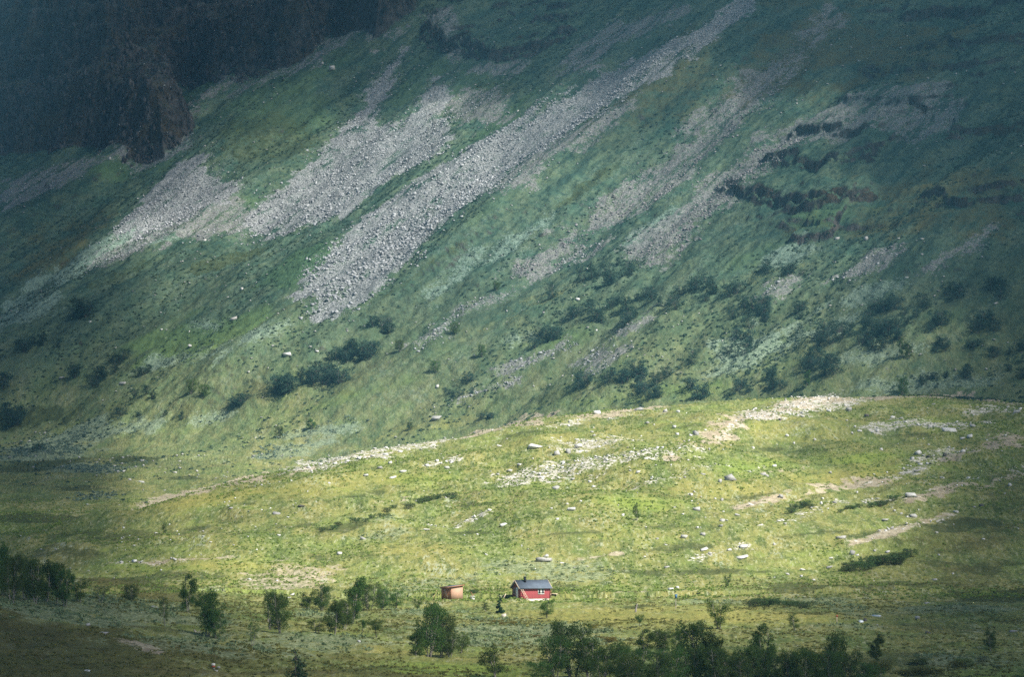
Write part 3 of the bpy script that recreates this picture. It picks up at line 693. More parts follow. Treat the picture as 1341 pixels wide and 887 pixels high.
def relate(c, r):
    best = min(LANDMARKS, key=lambda L: math.hypot(L[0] - c, (L[1] - r) * 1.6) if math.hypot(L[0] - c, L[1] - r) > 5 else 1e9)
    dx, dy = c - best[0], r - best[1]
    if abs(dx) < 0.6 * abs(dy): w = 'above' if dy < 0 else 'below'
    elif abs(dy) < 0.3 * abs(dx): w = 'left of' if dx < 0 else 'right of'
    else: w = ('up ' if dy < 0 else 'down ') + ('left of' if dx < 0 else 'right of')
    d = math.hypot(dx, dy * 1.6)
    w = ('just ' if d < 28 else 'far ' if d > 95 else '') + w
    return w + ' ' + best[2]
def pend(o, adj, noun, c, r, group): PEND.append((o, adj, noun, c, r)); o['group'] = group
def flush_labels():
    d = {}
    for p in PEND: d.setdefault('%s %s %s' % (p[1], p[2], relate(p[3], p[4])), []).append(p)
    for k, L in d.items():
        if len(L) == 1: L[0][0]['label'] = k; continue
        L.sort(key=lambda p: p[3])
        for i, p in enumerate(L):
            o = 'leftmost' if i == 0 else 'rightmost' if i == len(L) - 1 else NUMW[min(i + 1, 20)] + ' from left'
            p[0]['label'] = o + ' ' + k

# ------------------------------------------------------------------ boulders, each its own thing
BOULDERS = [(781,539,14,8,'w'),(745,540,12,6,'g'),(838,536,16,6,'g'),(871,537,9,6,'g'),(888,539,7,4,'w'),(847,552,7,5,'g'),(883,559,7,5,'w'),(911,565,10,10,'g'),(904,570,6,4,'w'),(924,562,5,3,'w'),
(929,588,5,6,'g'),(947,588,4,4,'w'),(957,583,3,3,'w'),(987,586,5,6,'w'),(901,602,4,3,'w'),(701,584,24,8,'w'),(730,593,11,9,'g'),(744,589,10,10,'g'),(759,584,14,7,'w'),(756,575,7,4,'w'),(778,571,7,3,'g'),
(887,568,6,6,'w'),(844,599,12,7,'w'),(836,619,8,5,'w'),(855,626,3,4,'w'),(921,619,8,5,'g'),(958,625,18,11,'g'),(943,628,7,7,'g'),(1001,619,14,7,'g'),(982,617,7,4,'w'),(729,638,14,7,'g'),(749,626,9,5,'g'),
(777,636,7,5,'w'),(772,629,6,4,'w'),(748,666,16,6,'w'),(743,659,5,4,'w'),(760,657,5,3,'w'),(815,673,8,5,'w'),(730,681,6,4,'w'),(722,666,5,3,'g'),(905,646,7,5,'w'),(909,643,5,3,'w'),(913,664,13,8,'g'),
(983,662,11,4,'w'),(945,654,5,6,'g'),(947,681,12,6,'g'),(964,675,10,4,'g'),(944,691,8,5,'g'),(883,663,5,3,'g'),(897,625,4,3,'g'),(1111,536,12,7,'g'),(1135,543,7,5,'d'),(1085,537,9,5,'w'),(1109,550,6,3,'w'),
(1022,547,6,5,'d'),(1116,566,7,4,'w'),(1125,564,8,4,'w'),(1149,563,6,5,'w'),(1169,544,10,5,'w'),(1223,528,8,3,'g'),(1181,548,8,3,'g'),(1218,557,7,4,'w'),(1244,562,26,9,'w'),(1272,555,11,6,'g'),(1331,538,14,5,'g'),
(1261,574,9,4,'w'),(1271,570,11,6,'w'),(1067,574,5,5,'w'),(1031,569,7,4,'w'),(1040,579,4,4,'w'),(1154,586,6,5,'w'),(1216,581,5,4,'w'),(1203,592,12,8,'w'),(1194,599,9,8,'w'),(1237,597,8,7,'d'),(1261,592,9,6,'w'),
(1216,598,9,4,'d'),(1218,607,8,4,'d'),(1205,608,8,5,'w'),(1201,616,12,5,'g'),(1184,614,6,4,'w'),(1233,625,9,5,'g'),(1014,609,9,5,'w'),(1004,621,9,6,'g'),(1088,619,6,4,'g'),(1023,650,12,6,'g'),(1193,650,20,7,'w'),
(1122,642,4,4,'w'),(1077,653,5,3,'w'),(1093,658,7,5,'g'),(1020,684,8,3,'w'),(1027,686,9,4,'w'),(1041,681,6,3,'w'),(1195,674,13,7,'g'),(1180,670,5,4,'g'),(1188,676,5,3,'w'),(1160,681,13,4,'g'),(1168,690,8,6,'g'),
(1252,668,9,4,'w'),(1284,660,8,7,'d'),(1276,664,7,3,'g'),(1322,635,9,6,'w'),(1317,570,5,4,'w'),(1101,703,17,8,'g'),(1115,722,11,9,'g'),(1123,725,6,4,'w'),(1088,731,8,3,'w'),(1087,741,13,5,'g'),(1049,756,7,5,'w'),
(1032,752,9,4,'w'),(1066,760,6,3,'w'),(1051,745,9,3,'w'),(1013,711,6,5,'g'),(1163,722,8,4,'w'),(1145,720,5,4,'g'),(1227,699,7,3,'w'),(1230,727,5,3,'w'),(1248,750,4,4,'w'),(1225,758,10,5,'g'),(1214,791,9,4,'g'),
(1201,809,9,6,'g'),(1132,812,9,6,'d'),(1150,817,8,4,'g'),(1288,706,6,3,'w'),(1214,826,10,6,'d'),(1327,826,14,5,'g'),(896,702,15,7,'g'),(872,715,5,3,'w'),(844,728,4,4,'w'),(923,721,13,4,'w'),(973,713,16,7,'w'),
(973,729,20,4,'w'),(955,720,9,4,'w'),(921,700,10,6,'g'),(873,743,9,4,'g'),(878,769,11,7,'w'),(887,768,7,5,'w'),(736,738,8,2,'w'),(861,707,5,3,'g'),(683,714,3,4,'w'),(361,670,13,6,'g'),(660,686,13,5,'w'),(625,698,5,3,'w'),
(608,701,5,3,'w'),(641,670,8,4,'w'),(475,704,9,6,'g'),(444,723,8,5,'w'),(559,695,12,3,'w'),(431,632,6,3,'w'),(395,664,12,4,'d'),(365,701,6,3,'w'),(383,778,9,4,'w'),(379,782,8,3,'w'),(362,758,5,3,'w'),(470,843,6,5,'w'),
(134,828,22,8,'g'),(115,821,9,5,'g'),(203,794,13,4,'g'),(52,862,8,2,'w'),(114,881,10,3,'w'),(286,869,6,4,'g'),(327,757,7,4,'w'),(303,667,7,3,'g'),(171,629,9,4,'w'),(185,631,9,4,'w'),(162,690,4,3,'w'),
(317,378,6,5,'w'),(249,451,9,5,'w'),(212,430,5,3,'w'),(248,435,3,4,'w'),(118,422,4,4,'w'),(375,463,14,7,'w'),(161,501,13,5,'g'),(81,496,10,3,'g'),(415,459,6,3,'w'),(572,507,8,6,'w'),(572,547,16,7,'g'),(756,391,7,5,'w'),
(781,435,4,4,'w'),(357,455,5,4,'g'),(307,417,11,6,'g'),(268,315,5,5,'w'),(144,207,5,5,'w'),(435,88,9,9,'g'),(423,79,6,5,'g'),(1187,359,7,4,'w'),(1096,310,8,6,'g'),(1133,310,7,8,'g'),
(405,612,8,4,'w'),(420,609,7,4,'w'),(440,606,9,5,'w'),(455,603,8,4,'w'),(470,600,10,5,'w'),(488,597,8,4,'w'),(505,594,9,5,'w'),(525,590,9,4,'w'),(512,604,8,5,'w'),(498,614,9,5,'g'),(528,617,12,5,'w'),(480,622,9,4,'w'),
(560,608,8,5,'w'),(572,604,6,4,'w'),(586,612,12,6,'g'),(590,603,7,4,'w'),(515,625,11,4,'w'),(655,582,12,4,'w'),(652,622,6,4,'g'),(667,616,9,5,'g'),(680,610,8,4,'w')]
TONE = {'w': ('rock_pale', 'pale'), 'g': ('rock_grey', 'grey'), 'd': ('rock_dark', 'dark')}
RMESH = {}
for t in TONE:
    RMESH[t] = []
    for s in range(6):
        V, Fc = rock_proto(100 + s, 1.0, 11)
        z = V[:, 2]; V = V / np.array([np.ptp(V[:, 0]), np.ptp(V[:, 1]), np.ptp(z)]); V[:, 2] -= V[:, 2].min()
        RMESH[t].append(np_mesh('boulder', V, Fc, M[TONE[t][0]]))
for i, (c, r, w, h, t) in enumerate(BOULDERS):
    x, y, z = at(c, r + h * 0.45)
    s = 1 / ppm(y)
    o = link('boulder', RMESH[t][i % 6], cat='boulder')
    o.location = (x, y, z - h * s * 0.32); o.scale = (w * s * .80, w * s * random.uniform(.6, .85), h * s * .95)
    o.rotation_euler = (random.uniform(-.22, .22), random.uniform(-.25, .25), random.uniform(-3.1, 3.1) if w < 2.5 * h else random.uniform(-.4, .4))
    size = 'large' if w >= 12 else 'small' if w <= 6 else 'middling'
    form = 'flat' if w > 2.2 * h else 'upright' if w <= h else 'rounded'
    pend(o, size + ' ' + form + ' ' + TONE[t][1], 'boulder', c, r, 'boulders on the knoll' if r > 516 else 'boulders on the mountainside')

# ------------------------------------------------------------------ plants
def quads(P, N, size, rng):
    """leaf quads centred on P, random orientation biased to N"""
    n = len(P)
    d = rng.normal(size=(n, 3)) + N * 0.5; d /= np.linalg.norm(d, axis=1, keepdims=True)
    a = np.cross(d, rng.normal(size=(n, 3))); a /= np.linalg.norm(a, axis=1, keepdims=True)
    b = np.cross(d, a); s = (size * rng.uniform(.6, 1.3, n))[:, None]
    V = np.stack([P - a * s, P - b * s * .7, P + a * s, P + b * s * .7], 1).reshape(-1, 3)
    return V, np.arange(n * 4).reshape(-1, 4)
def make_tree(seed, nleaf=2600, stems=2, aspect=0.6, low=0.25, leaf=0.035, sparse=1.0, shape='round'):
    """unit-height tree; returns trunk mesh data and crown mesh data"""
    rng = np.random.default_rng(seed); r = random.Random(seed)
    TV, TF = [], []
    def add(pts, rad, n=6):
        V, Fc = tube(pts, rad, n); k = len(TV); TV.extend(V); TF.extend([tuple(i + k for i in f) for f in Fc])
    lobes = []
    for s in range(stems):
        ang = r.uniform(0, 6.28); lean = r.uniform(.05, .16) * (1 if stems > 1 else .5) * aspect / .6
        top = r.uniform(.84, 1.0) if s else 0.99
        pts = []
        x = y = 0.0
        for i in range(8):
            t = i / 7
            x += math.cos(ang) * lean / 7 * (1.5 - t) * 1.4 + r.gauss(0, .009); y += math.sin(ang) * lean / 7 * (1.5 - t) * 1.4 + r.gauss(0, .009)
            pts.append((x, y, -0.03 + t * (top + .0)))
        rad = [0.017 * (1 - .85 * i / 7) + .002 for i in range(8)]
        add(pts, rad)
        nb = 12 if shape != 'cone' else 18
        for b in range(nb):
            t = low + (top - .06 - low) * (b + r.uniform(0, 1)) / nb
            f = min(max(t / top * 7, 0), 6.99); i = int(f); p = Vector(pts[i]).lerp(Vector(pts[i + 1]), f - i)
            a = r.uniform(0, 6.28)
            q = (t - low) / (1 - low)
            if shape == 'cone': ln = aspect * .5 * (1 - q) ** .9 * r.uniform(.75, 1.05) + .02
            elif shape == 'umbrella': ln = aspect * .5 * (0.5 + .7 * q) * r.uniform(.7, 1.05)
            else: ln = aspect * .5 * math.sqrt(max(1 - (1.75 * q - .75) ** 2 * (1 if q > .43 else .35), .05)) * r.uniform(.6, 1.1)
            up = r.uniform(.15, .75) * ln if shape != 'cone' else -.1 * ln
            e = p + Vector((math.cos(a) * ln, math.sin(a) * ln, up))
            e.z = min(e.z, top)
            m = p.lerp(e, .5) + Vector((0, 0, .02))
            add([p, m, e], [.0065, .0045, .0015], 4)
            lr = (.085 + .07 * r.random()) * (aspect / .6) ** .5
            if shape == 'cone': lr *= .95 * (1.15 - q)
            if r.random() < sparse:
                lobes.append((e, lr, 1.0)); lobes.append((m, lr * .85, .6))
                for _ in range(2):
                    lobes.append((e + Vector((r.gauss(0, .05), r.gauss(0, .05), r.gauss(0, .04))), lr * r.uniform(.4, .75), .5))
        lobes.append((Vector(pts[-1]) - Vector((0, 0, .04)), .045, .7))
    wts = np.array([l[2] * l[1] ** 2 for l in lobes]); wts /= wts.sum()
    idx = rng.choice(len(lobes), nleaf, p=wts)
    C = np.array([l[0][:] for l in lobes])[idx]; R = np.array([l[1] for l in lobes])[idx]
    d = rng.normal(size=(nleaf, 3)); d /= np.linalg.norm(d, axis=1, keepdims=True); rr = rng.uniform(.25, 1.15, nleaf) ** .6
    P = C + d * (R * rr)[:, None] * np.array([1, 1, .72])
    P[:, 2] = np.maximum(P[:, 2], .015)
    V, Fq = quads(P, d, leaf * .5, rng)
    return (TV, TF), (V, Fq)
def tree_proto(kind, leafmat, barkmat, **kw):
    (tv, tf), (v, f) = make_tree(**kw)
    return np_mesh('trunk', tv, tf, M[barkmat], smooth=True), np_mesh('crown', v, f, M[leafmat])
PROTO = {
 'round': [tree_proto('r', 'birch', 'bark', seed=s, nleaf=7600, stems=4, aspect=.8, low=.08, leaf=.033) for s in (1, 2, 3, 4)],
 'tall': [tree_proto('t', 'birch', 'bark', seed=s, nleaf=5600, stems=2, aspect=.5, low=.12, leaf=.032) for s in (5, 6, 7)],
 'light': [tree_proto('l', 'birch_light', 'bark', seed=s, nleaf=3600, stems=2, aspect=.6, low=.1, leaf=.034) for s in (8, 9)],
 'sparse': [tree_proto('s', 'birch', 'bark', seed=s, nleaf=1500, stems=2, aspect=.5, low=.25, leaf=.034) for s in (10, 11)],
 'umbrella': [tree_proto('u', 'birch', 'bark_dark', seed=s, nleaf=2200, stems=2, aspect=1.0, low=.4, leaf=.048, shape='umbrella') for s in (12, 13)],
 'cone': [tree_proto('c', 'spruce', 'bark_dark', seed=s, nleaf=5000, stems=1, aspect=.5, low=.02, leaf=.045, shape='cone') for s in (14,)],
 'twig': [tree_proto('w', 'spruce', 'bark_dark', seed=s, nleaf=5000, stems=2, aspect=.6, low=.1, leaf=.034, shape='cone') for s in (16,)],
}
ADJ = {'round': 'bushy green birch', 'tall': 'tall narrow birch', 'light': 'light green airy birch', 'sparse': 'thin sparse birch', 'umbrella': 'short flat-topped birch', 'cone': 'small pointed dark conifer', 'twig': 'dark spindly sapling'}
TREES = [ # col, base row, height px, width px, kind
 (5,782,72,34,'round'),(16,790,66,34,'round'),(33,786,60,34,'round'),(47,790,58,34,'round'),(60,788,60,34,'tall'),(74,789,54,30,'round'),(86,794,52,28,'round'),(-8,785,74,36,'round'),
 (105,788,36,28,'light'),(132,790,24,24,'sparse'),(172,789,24,28,'round'),(246,804,52,26,'tall'),(272,838,62,42,'round'),(284,840,40,26,'round'),(217,822,42,16,'sparse'),(331,849,34,16,'sparse'),
 (368,836,58,40,'round'),(351,818,46,22,'sparse'),(401,798,26,24,'light'),(420,799,34,32,'round'),(398,797,20,18,'round'),(459,818,62,34,'tall'),(437,836,50,30,'tall'),(452,826,40,30,'round'),(415,832,20,30,'light'),
 (484,800,38,34,'round'),(500,800,30,26,'round'),(519,801,28,24,'light'),(546,800,18,16,'light'),(493,839,26,30,'umbrella'),(475,832,18,16,'umbrella'),(561,860,72,50,'round'),(576,858,58,44,'round'),(544,861,38,26,'tall'),(590,860,34,30,'round'),(603,856,28,20,'light'),
 (655,805,24,13,'cone'),(716,809,26,24,'light'),(637,803,13,12,'light'),(650,892,44,38,'light'),(398,930,92,64,'twig'),
 (750,893,76,66,'round'),(728,895,56,44,'round'),(772,895,54,46,'round'),(708,905,36,40,'umbrella'),
 (812,900,54,40,'round'),(835,905,50,44,'round'),(845,862,34,30,'tall'),(868,860,32,34,'round'),(889,862,34,26,'round'),(880,905,56,44,'round'),(912,898,84,50,'round'),(930,900,74,44,'tall'),(905,905,60,40,'round'),
 (955,905,54,46,'round'),(982,905,60,40,'round'),(1002,895,76,34,'tall'),(995,905,60,44,'round'),(1022,908,50,40,'round'),(1048,908,62,46,'round'),(1072,905,62,40,'round'),(1094,902,78,42,'round'),(1112,905,62,42,'round'),(1130,908,50,34,'round'),
 (1147,872,42,22,'tall'),(1146,905,40,34,'round'),(943,824,40,32,'light'),(838,821,17,16,'umbrella'),(952,769,20,11,'light'),(1041,824,24,17,'light'),(1298,853,28,22,'round'),(835,683,24,11,'light'),(1335,905,22,30,'light'),(790,905,50,44,'round'),(822,908,48,44,'round'),(860,908,50,44,'round'),(942,908,60,44,'round'),(968,908,54,44,'round'),(1035,908,60,42,'round'),(1084,908,60,42,'round'),
 (632,467,18,13,'round'),(365,574,15,13,'round'),(407,561,16,13,'tall'),(1182,468,24,12,'tall'),(1191,470,22,12,'tall'),(1181,517,28,18,'round'),(595,437,17,14,'round'),(523,463,16,14,'round'),(651,380,12,13,'round'),(570,488,16,14,'round'),
 (1056,508,22,10,'tall'),(216,702,16,8,'light'),(538,566,12,10,'round'),(250,514,20,17,'round'),(267,519,18,16,'round'),(1200,870,10,30,'light')]
def place(protos, i, c, r, h, w, name, cat, label=None, group=None):
    x, y, z = at(c, min(r, 884.0)) if r > 884 else at(c, r)
    if r > 884:   # base lies in front of the lower frame edge
        y2 = y - (r - 884) * 0.9; x = x * y2 / y; y = y2; z = gz(x, y)
    s = 1 / ppm(y)
    root = bpy.data.objects.new(name, None); COL.objects.link(root); root.location = (x, y, z)
    tag(root, label, cat, group)
    tm, cm = protos[i % len(protos)]
    root.rotation_euler = (0, 0, random.uniform(0, 6.28))
    asp = {}
    bb = np.array([v[:] for v in bpy.data.objects.new('tmp', cm).bound_box]) if cm.name not in BB else BB[cm.name]
    BB[cm.name] = bb
    wid = max(np.ptp(bb[:, 0]), np.ptp(bb[:, 1])); hei = bb[:, 2].max()
    root.scale = (w * s / wid, w * s / wid, h * s / hei)
    link('trunk', tm, root); link('crown', cm, root)
    return root
BB = {}
for i, (c, r, h, w, k) in enumerate(TREES):
    o = place(PROTO[k], i, c, r, h * 1.02, w * 1.12, 'conifer' if k == 'cone' else 'birch_tree' if k != 'twig' else 'sapling', 'tree')
    sz = 'big ' if h > 55 and k != 'tall' else 'little ' if h < 22 and k not in ('umbrella', 'cone') else ''
    pend(o, (sz + ADJ[k]).rsplit(' ', 1)[0], ADJ[k].rsplit(' ', 1)[1], c, r - h / 2, 'birches in the valley' if r > 700 else 'birches on the slopes')
for o in [o for o in bpy.data.objects if o.name.startswith('tmp')]: bpy.data.objects.remove(o)

# thickets of mountain birch on the slope: every tree a thing, one mesh each at this distance
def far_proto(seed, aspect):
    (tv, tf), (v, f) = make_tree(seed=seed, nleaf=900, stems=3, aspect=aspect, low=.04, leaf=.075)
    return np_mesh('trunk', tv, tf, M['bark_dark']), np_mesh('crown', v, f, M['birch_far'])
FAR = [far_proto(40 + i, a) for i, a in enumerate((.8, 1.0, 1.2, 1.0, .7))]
for f_ in FAR: pass
THICK = [ # col,row, rx, ry, n, tree px, where
 (795,356,38,11,11,20,'below the upper rusty scree'),(792,412,40,11,12,22,'darkest and densest in mid slope'),(819,390,16,6,3,17,'between the two mid slope thickets'),(869,390,30,10,8,20,'right of the mid slope thicket'),
 (932,378,34,12,11,20,'long and loose below the rock bands'),(982,404,24,16,10,20,'round and dark left of the pale stones'),(1001,354,9,4,3,16,'small under the stepped crag'),(1038,352,12,5,4,17,'under the lowest crag'),
 (1049,403,13,6,4,18,'small and round right of the stone patch'),(971,450,20,10,6,20,'amid grey willow in lower right centre'),(907,468,8,4,2,18,'tiny at the left rim of the willow'),(1005,497,18,8,6,22,'wide just above the knoll crest'),
 (974,508,10,4,3,17,'small beside the crest line'),(911,508,12,7,4,24,'behind the crest above the cabin side'),(1078,476,26,8,9,23,'round amid the grey willow'),(1089,438,22,9,7,22,'upper left of the big right thicket'),
 (1137,440,38,14,16,22,'large on the right slope'),(1188,415,42,20,20,22,'largest and darkest on the right slope'),(1230,451,14,6,4,18,'small below the big right thicket'),(1292,428,18,10,6,22,'near the right edge'),
 (1306,378,15,10,5,22,'high near the right edge'),(1252,378,15,8,5,20,'high above the bright green glade'),(1306,453,34,6,8,18,'low and long at the right edge'),(1225,489,14,5,3,18,'small above the right crest'),
 (1330,490,12,6,3,20,'at the right border above the crest'),(1208,497,6,4,2,16,'tiny above the summit'),(1258,489,8,5,2,18,'tiny right of the summit'),
 (460,460,11,8,6,22,'at the lower left shoulder'),(478,456,13,8,6,22,'along the shoulder edge'),(498,428,12,5,4,18,'upper tip along the shoulder edge'),(712,437,14,7,5,22,'in the green glade of mid slope'),(693,455,7,4,2,16,'small by the stone strip'),
 (836,490,36,11,12,22,'wide above the crest line'),(758,500,12,5,4,20,'small left of the wide crest thicket'),(856,510,20,7,6,22,'touching the crest line'),(600,508,18,4,5,13,'low beside the pinkish boulder'),(619,497,8,4,2,14,'small above the low one'),
 (639,547,12,3,4,10,'low just above the crest'),(110,408,13,6,6,24,'round and alone in the left hollow'),(51,453,26,6,6,18,'long at the far left'),(152,475,11,6,4,20,'left of the green hollow floor'),(118,490,18,9,6,22,'below left of the green hollow'),
 (186,482,8,4,3,19,'small below the green hollow'),(188,519,11,4,3,15,'low and dark below the hollow'),(310,526,13,5,5,18,'single clump on the lower left slope'),(369,504,14,7,8,30,'tall clump left of the shoulder'),(424,488,24,8,10,26,'leaning along the shoulder foot'),(441,465,10,5,4,20,'small between the shoulder clumps'),
 (10,530,16,25,7,26,'dark at the left border'),(50,584,15,4,4,14,'low at the lower left'),(230,545,20,2,4,9,'flat dark streak on the lower left'),(162,541,20,4,5,12,'flat and dark left of the streak'),(400,498,10,5,3,20,'between the tall and leaning clumps'),(725,385,14,5,3,14,'loose by the rusty patch')]
nT = 0
for ti, (c, r, rx, ry, n, hp, where) in enumerate(THICK):
    lab = 'mountain birch in the thicket ' + where
    for k in range(n):
        a = random.uniform(0, 6.28); q = math.sqrt(random.random())
        cc, rr = c + 1.2 * rx * q * math.cos(a), r + 1.3 * ry * q * math.sin(a) + hp * .3
        x, y, z = at(cc, rr)
        if y < 870: x, y, z = at(cc, rr - 8)
        s = 1 / ppm(y)
        o = bpy.data.objects.new('mountain_birch', None); COL.objects.link(o); link('trunk', FAR[nT % 5][0], o); link('crown', FAR[nT % 5][1], o)
        tag(o, label=lab, cat='tree', group='mountain birches in the thicket ' + where)
        hh = hp * s * random.uniform(.5, .95)
        ww = hh * random.uniform(.85, 1.25)
        o.location = (x, y, z - .1); o.scale = (ww, ww, hh); o.rotation_euler = (0, 0, random.uniform(0, 6.28)); nT += 1
print('thicket trees', nT)

# low shrubs on the knoll
def shrub_proto(seed, mat):
    (tv, tf), (v, f) = make_tree(seed=seed, nleaf=1300, stems=5, aspect=1.9, low=.1, leaf=.11)
    tv = np.array(tv); n = len(tv)
    return np_mesh('willow_shrub', np.concatenate([tv, v]), np.concatenate([np.array(tf), f + n]), None, mats=[M['bark_dark'], M[mat]], fmat=[0] * len(tf) + [1] * len(f))
SHR = {'dark': [shrub_proto(60 + i, 'shrub') for i in range(3)], 'gold': [shrub_proto(70 + i, 'heath_gold') for i in range(2)], 'grey': [shrub_proto(80, 'willow')], 'heath': [shrub_proto(90 + i, 'heath') for i in range(2)]}
SHRUBS = [([(425, 695), (445, 689), (470, 682), (492, 675), (512, 668), (530, 661)], 10, 3, 'dark', 8, 'in the long dark strip on the left knoll'),
 ([(545, 657), (560, 654), (578, 650), (596, 649)], 9, 2, 'dark', 9, 'in the dark clump at the top of the long strip'),
 ([(1112, 745), (1130, 742), (1150, 738), (1170, 733), (1190, 728)], 14, 5, 'dark', 13, 'in the dark patch on the lower right slope'),
 ([(1100, 668), (1120, 664), (1145, 660), (1170, 655)], 10, 2, 'dark', 8, 'in the dark streak under the white sloping ledge'),
 ([(1035, 668), (1050, 666), (1065, 664)], 7, 3, 'dark', 9, 'in the clump below the gravel ridge'),
 ([(985, 790), (1005, 792), (1025, 794), (1050, 797)], 12, 3, 'dark', 11, 'in the dark bank by the stream'),
 ([(645, 814), (655, 815), (668, 816)], 4, 1, 'gold', 9, 'in the golden row below the cabin'),
 ([(685, 834), (700, 833)], 3, 1, 'gold', 8, 'in the small golden clump on the willow heath'),
 ([(775, 826), (790, 840), (800, 838)], 4, 2, 'gold', 8, 'in the golden clumps by the big front birch'),
 ([(1180, 882), (1200, 880), (1222, 882)], 7, 2, 'heath', 14, 'in the olive row at the bottom right'),
 ([(1250, 868), (1262, 868)], 3, 1, 'heath', 13, 'in the brown clump at bottom right'),
 ([(1160, 884), (1150, 888)], 3, 1, 'heath', 16, 'beside the bottom right birches'),
 ([(1285, 862), (1300, 870)], 3, 2, 'grey', 9, 'in the grey clump at bottom right'),
 ([(608, 772), (622, 775)], 3, .6, 'dark', 5, 'behind the plank shed'),
 ([(725, 772), (745, 773)], 4, .6, 'dark', 5, 'behind the red cabin')]
for pts, n, jit, k, hp, where in SHRUBS:
    for i in range(n):
        t = i / max(n - 1, 1) * (len(pts) - 1); j = min(int(t), len(pts) - 2)
        c = pts[j][0] + (pts[j + 1][0] - pts[j][0]) * (t - j) + random.uniform(-6, 6); r = pts[j][1] + (pts[j + 1][1] - pts[j][1]) * (t - j) + random.uniform(-jit, jit)
        x, y, z = at(c, min(r + hp * .35, 884)); s = 1 / ppm(y); h = hp * s * random.uniform(.45, 1.0)
        o = link('willow_shrub' if k in ('dark', 'grey') else 'dwarf_birch', SHR[k][i % len(SHR[k])], cat='shrub', label={'dark': 'low dark green shrub', 'gold': 'low yellowing shrub', 'heath': 'low olive brown shrub', 'grey': 'low grey green shrub'}[k] + ' ' + where, group='low shrubs ' + where)
        wd_ = {'dark': 1.0, 'gold': 1.1}.get(k, 1.0)
        o.location = (x, y, z - .05); o.scale = (h * wd_, h * wd_, h); o.rotation_euler = (0, 0, random.uniform(0, 6.28))

# uncountable ground cover: dwarf heath and grey willow tufts
def tufts(name, polys, n_each, size, mat, label, seed, extra=None, leaf=.16):
    rng = np.random.default_rng(seed)
    q = [fill_poly(p, n, seed + i, 1.0) for i, (p, n) in enumerate(zip(polys, n_each))]
    if extra is not None: q.append(extra)
    q = np.concatenate(q); z = H(q[:, 0], q[:, 1], True); m = len(q); K = 16 if m < 16000 else 9
    d = rng.normal(size=(m * K, 3)); d /= np.linalg.norm(d, axis=1, keepdims=True); d[:, 2] = np.abs(d[:, 2])
    sz = np.repeat(rng.uniform(.35, 1.35, m) * size, K)
    P = np.repeat(np.column_stack([q, z]), K, axis=0) + d * sz[:, None] * np.array([1.3, 1.3, .75]) * rng.uniform(.5, 1, (m * K, 1))
    V, Fq = quads(P, d, leaf, rng)
    link(name, np_mesh(name, V, Fq, M[mat]), label=label, cat='ground cover', kind='stuff')
near_w = [p for p in WILLOW if np.mean([a[1] for a in p]) > 660]
tufts('willow_scrub', near_w, [int(min(poly_area(p) * .22, 1500)) for p in near_w], .45, 'willow', 'low grey green willow scrub covering the valley floor in patches', 500)
far_w = [p for p in WILLOW if np.mean([a[1] for a in p]) <= 660]
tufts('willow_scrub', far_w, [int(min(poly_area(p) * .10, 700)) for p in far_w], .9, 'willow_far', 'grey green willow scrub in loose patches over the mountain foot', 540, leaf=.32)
q = np.column_stack([RNG.uniform(-0.17, 0.17, 30000), 200 + 320 * RNG.random(30000) ** .9]); q[:, 0] *= q[:, 1]
q = q[(vnoise(q[:, 0] / 6, q[:, 1] / 16, 601) * .6 + vnoise(q[:, 0] / 22, q[:, 1] / 40, 602) * .4) > .54 + .13 * RNG.normal(size=len(q))]
tufts('heath', [], [], .20, 'heath', 'brown green dwarf heath and sedge tufts over the valley floor', 600, q, leaf=.09)
q = np.column_stack([RNG.uniform(-0.17, 0.17, 60000), 480 + 390 * RNG.random(60000)]); q[:, 0] *= q[:, 1]
q = q[(vnoise(q[:, 0] / 9, q[:, 1] / 26, 611) * .55 + vnoise(q[:, 0] / 40, q[:, 1] / 60, 612) * .45) > .56 + .16 * RNG.normal(size=len(q))]
tufts('heath', [], [], .28, 'heath_green', 'dark green heath tufts flecking the sunlit knoll', 610, q, leaf=.16)

q = np.column_stack([RNG.uniform(-0.17, 0.17, 60000), 850 + 1000 * RNG.random(60000) ** 1.3]); q[:, 0] *= q[:, 1]
cc_ = NY * q[:, 0] - NX * q[:, 1]; ss_ = NX * q[:, 0] + NY * q[:, 1]
pr = fbm(cc_ / 22, ss_ / 110, 4, 621) + .16 * RNG.normal(size=len(q))
q = q[(pr > 0.02) & (H(q[:, 0], q[:, 1], False) > 36 + 8 * RNG.normal(size=len(q))) & (mask(q[:, 0], q[:, 1], list(SCREE.values()), 2.0) < .3) & (mask(q[:, 0], q[:, 1], list(SCREE_THIN.values()), 2.0) < .3)]
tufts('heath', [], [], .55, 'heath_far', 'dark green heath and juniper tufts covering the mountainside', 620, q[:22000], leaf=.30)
tufts('heath', [], [], .45, 'heath_pale', 'pale green heath tufts covering the mountainside', 630, q[22000:34000], leaf=.28)

